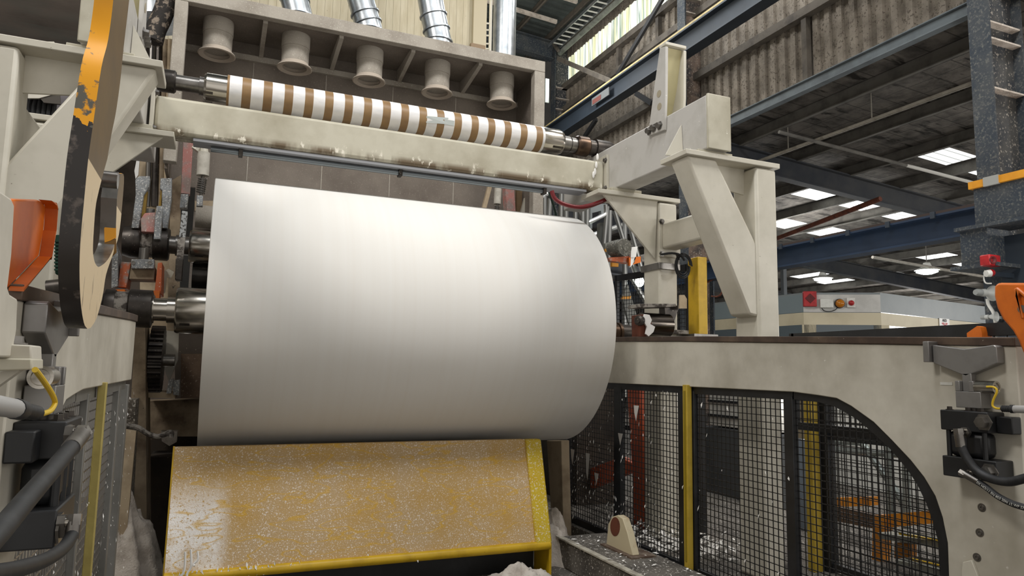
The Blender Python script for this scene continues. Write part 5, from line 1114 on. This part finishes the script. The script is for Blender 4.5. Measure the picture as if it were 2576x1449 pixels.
slab(rect(1340, 500, 1365, 620), 9.7, .1).build('louvre_panel', mat('louvre_grey', '#5d6064', .6), st)
slab([(1522, 612), (1556, 602), (1556, 618), (1524, 626)], 8.8, .06).build('step_tread', mat('tread_grey', '#7d7f78', .7), st)
slab([(1522, 626), (1536, 624), (1536, 632), (1524, 633)], 8.78, .05).build('step_nosing', mat('nosing_orange', '#c98a2a', .6), st)['label'] = 'orange step edge'
slab([(1540, 660), (1556, 662), (1556, 671), (1540, 670)], 8.78, .05).build('step_nosing', MATS['nosing_orange'], st)['label'] = 'orange step edge'
slab([(1568, 745), (1588, 745), (1586, 752), (1566, 752)], 8.9, .05).build('step_nosing', MATS['nosing_orange'], st)['label'] = 'orange step edge'
slab([(1566, 750), (1580, 715), (1620, 860), (1600, 880)], 9.0, .05).build('stair_stringer', mat('stringer_grey', '#6c6d68', .6), st)
slab([(1510, 560), (1530, 560), (1530, 1100), (1505, 1100)], 9.3, .1).build('stair_leg', mat('stringer_grey', '#6c6d68', .6), st)
mo = thing('electric_motor', 'small dusty electric motor right of the paper roll', 'motor', onY(1560, 640, 8.6))
q0, q1 = onY(1538, 626, 8.6), onY(1572, 622, 8.3)
MB().lathe(q0, q1-q0, [(0, .09), (.02, .11), ((q1-q0).length*.8, .115), ((q1-q0).length*.82, .125), ((q1-q0).length, .12), ((q1-q0).length+.01, .05), ((q1-q0).length+.02, .05)], 20).build('motor_body', mat('dusty_motor', '#5f5d55', .8, alt='#454540', ascale=8, speck='#97948a', sscale=40, slo=.58, shi=.64), mo)
slab([(1530, 648), (1600, 643), (1602, 652), (1585, 662), (1535, 656)], 8.45, .12).build('orange_base', orangeworn, mo); slab([(1582, 648), (1612, 645), (1612, 660), (1584, 668)], 8.4, .05).build('orange_clamp', orange, mo)
t = tag(slab([(1588, 622), (1604, 620), (1600, 646), (1596, 660), (1586, 672)], 8.4, .04).build('hanging_rag', scrapw), 'white paper rag hanging beside the small motor', 'paper waste')
t = thing('wall_lamp', 'bright white lamp glowing behind the black mesh fence left of the far post', 'lamp', onY(1609, 708, 9.5))
MB().ball(onY(1609, 708, 9.5), .07, 14, 10, (1, 1, 1.3)).build('glowing_bulb', lampm, t); MB().cyl(onY(1613, 690, 9.6), onY(1613, 660, 9.6), .03, 10).build('lamp_holder', steel, t)
tag(MB().box(5.4, 5.46, 10.6, 10.66, -.02, 3.3).build('thin_upright', sr), 'thin steel upright beside the navy column under the strut', 'post')
tag(MB().tube([onX(px, py, 7.99) for px, py in ((1780, 710), (1800, 700), (1830, 696), (1812, 742), (1790, 745))], .015, 6, sub=3).build('copper_pipe', rust), 'thin reddish pipe on the navy column below the diagonal strut', 'pipe')
# far left of cabin post and column foot
tag(MB().box(12.6, 12.7, 13.0, 13.1, 2.9, 4.6).build('thin_upright', mat('upright_grey', '#5a5d60', .7)), 'grey upright between cabin roof and the blue runway beam', 'post')
ob = tag(slabx([(2432, 838), (2458, 820), (2466, 822), (2470, 838), (2470, 1000), (2440, 1000)], 4.47, .1).build('orange_bracket', orange), 'small orange bracket poking above the rail near the right', 'bracket')
# ------------------------------------------------------------------ concrete plinth with its bracket, floor dirt and torn paper
cp = tag(MB().prism([(3.18, 6.3, -.2), (3.18, 6.3, .06), (3.72, 6.3, .06), (3.72, 6.3, -.2)], (0, -3.8, 0)).build('concrete_plinth', concrete, bevel=.015), 'rough concrete plinth along the foot of the mesh guard', 'plinth')
tag(MB().box(3.16, 3.22, 2.6, 6.3, .055, .068).build('plinth_edge', mat('white_edge_paint', '#b9b4a6', .8, alt='#7d776c', ascale=9)), 'worn pale painted edge strip on the concrete plinth', 'strip')
lb_ = thing('lug_bracket', 'cream lug bracket with a rusty hole standing on the concrete plinth', 'bracket', (3.5, 5.9, .06))
LX = 3.45
PP = [(1524, 1380), (1530, 1318), (1540, 1300), (1553, 1296), (1566, 1304), (1578, 1340), (1592, 1398)]
slabx(PP, LX, .07).build('lug_plate', mat('stained_cream', '#c9bd9f', .6, alt='#a98a68', ascale=5, alo=.55, ahi=.7), lb_, bevel=.006)
pts = [onX(1547+12*math.cos(a_*.3), 1325+24*math.sin(a_*.3), LX-.003) for a_ in range(21)]
MB().prism(pts, (.01, 0, 0)).build('rusty_hole', rust, lb_)
q = onX(1558, 1392, LX); MB().box(LX-.05, LX+.2, q.y-.28, q.y+.25, .055, .075).build('base_plate', mat('rusty_base', '#5c4a3e', .85, alt='#8d8272', ascale=9), lb_)
def scraps(name, lab, n, fn, seed, smin, smax):
    rnd = random.Random(seed); mb = MB()
    for _ in range(n):
        p, nrm = fn(rnd); scrap(mb, p, rnd.uniform(smin, smax), nrm, rnd)
    o = mb.build(name, scrapw, smooth=0, recalc=False); tag(o, lab, 'paper waste'); o['kind'] = 'stuff'; return o
def g_mesh(r):
    y = 7.3-abs(r.gauss(0, 1.4)); return V(3.77, max(y, 3.0), max(.05, min(1.5, r.uniform(.02, 1.5)*(1 if r.random() < .6 else .6)))), V(-1, 0, 0)
scraps('paper_scraps', 'white paper scraps caught in the black mesh guard', 330, g_mesh, 2, .008, .024)
scraps('paper_scraps', 'white paper scraps lying on the concrete plinth', 110, lambda r: (V(r.uniform(3.2, 3.7), 6.2-abs(r.gauss(0, 1.3)), .07), V(0, 0, 1)), 4, .01, .028)
scraps('paper_scraps', 'white paper scraps scattered on the dark floor below the guard', 260, lambda r: (V(r.uniform(-.3, 3.0), r.uniform(4.9, 6.0), -.195), V(0, 0, 1)), 5, .008, .025)
scraps('paper_scraps', 'bits of paper along the lower edge of the yellow guard', 120, lambda r: (V(-.2+abs(r.gauss(0, .5)), 5.9-.002, r.uniform(.06, .14)), V(0, -1, .2)), 6, .01, .022)
scraps('paper_scraps', 'white flecks caught in the left mesh guard', 200, lambda r: (V(-.515, r.uniform(2.9, 6.2), r.uniform(0, 1.45)), V(1, 0, 0)), 9, .006, .016)
scraps('paper_scraps', 'white heap of paper bits on the floor behind the mesh', 300, lambda r: (V(r.gauss(4.3, .2), r.gauss(5.9, .35), -.01+abs(r.gauss(0, .05))), V(r.uniform(-1, 0), r.uniform(-.5, .5), 1).normalized()), 10, .03, .08)
hg = MB()
for px, py, l_ in ((1478, 1140, 70), (1440, 1130, 40), (1600, 1020, 40), (1560, 1090, 30), (1500, 1190, 30)):
    p = onX(px, py, 3.765); u = onX(px, py+l_, 3.765)
    hg.add([p+V(0, .04, 0), p+V(0, -.05, 0), u+V(-.01, -.03, .06), u, u+V(0, .03, .08)], [(0, 1, 2, 3, 4)])
o = hg.build('paper_tatters', mat('grey_tatter', '#c4c1bc', .9), smooth=0, recalc=False); tag(o, 'larger torn paper tatters hanging on the left of the mesh guard', 'paper waste'); o['kind'] = 'stuff'
tf = MB()
for px, py in ((1503, 395), (1500, 415), (1497, 432), (1493, 440)):
    p = onY(px, py, BY-.01); tf.ball(p, .03, 8, 6, (.5, .3, 1.3))
o = tf.build('fluff_strand', scrapw); tag(o, 'white fluff strand hanging on the right end of the crossbeam', 'paper waste'); o['kind'] = 'stuff'
tf = MB()
for px, py, px2, py2 in ((466, 1408, 452, 1475), (480, 1402, 472, 1462), (497, 1406, 489, 1424)):
    tf.tube([onY(px, py-20, 5.88), onY((px+px2)/2+5, (py+py2)/2-8, 5.87), onY((px*.3+px2*.7)-4, py*.3+py2*.7, 5.868), onY(px2, py2, 5.86)], .009, 6, sub=3)
o = tf.build('fluff_strands', scrapw); tag(o, 'white paper strands dripping off the lower left of the yellow guard', 'paper waste'); o['kind'] = 'stuff'
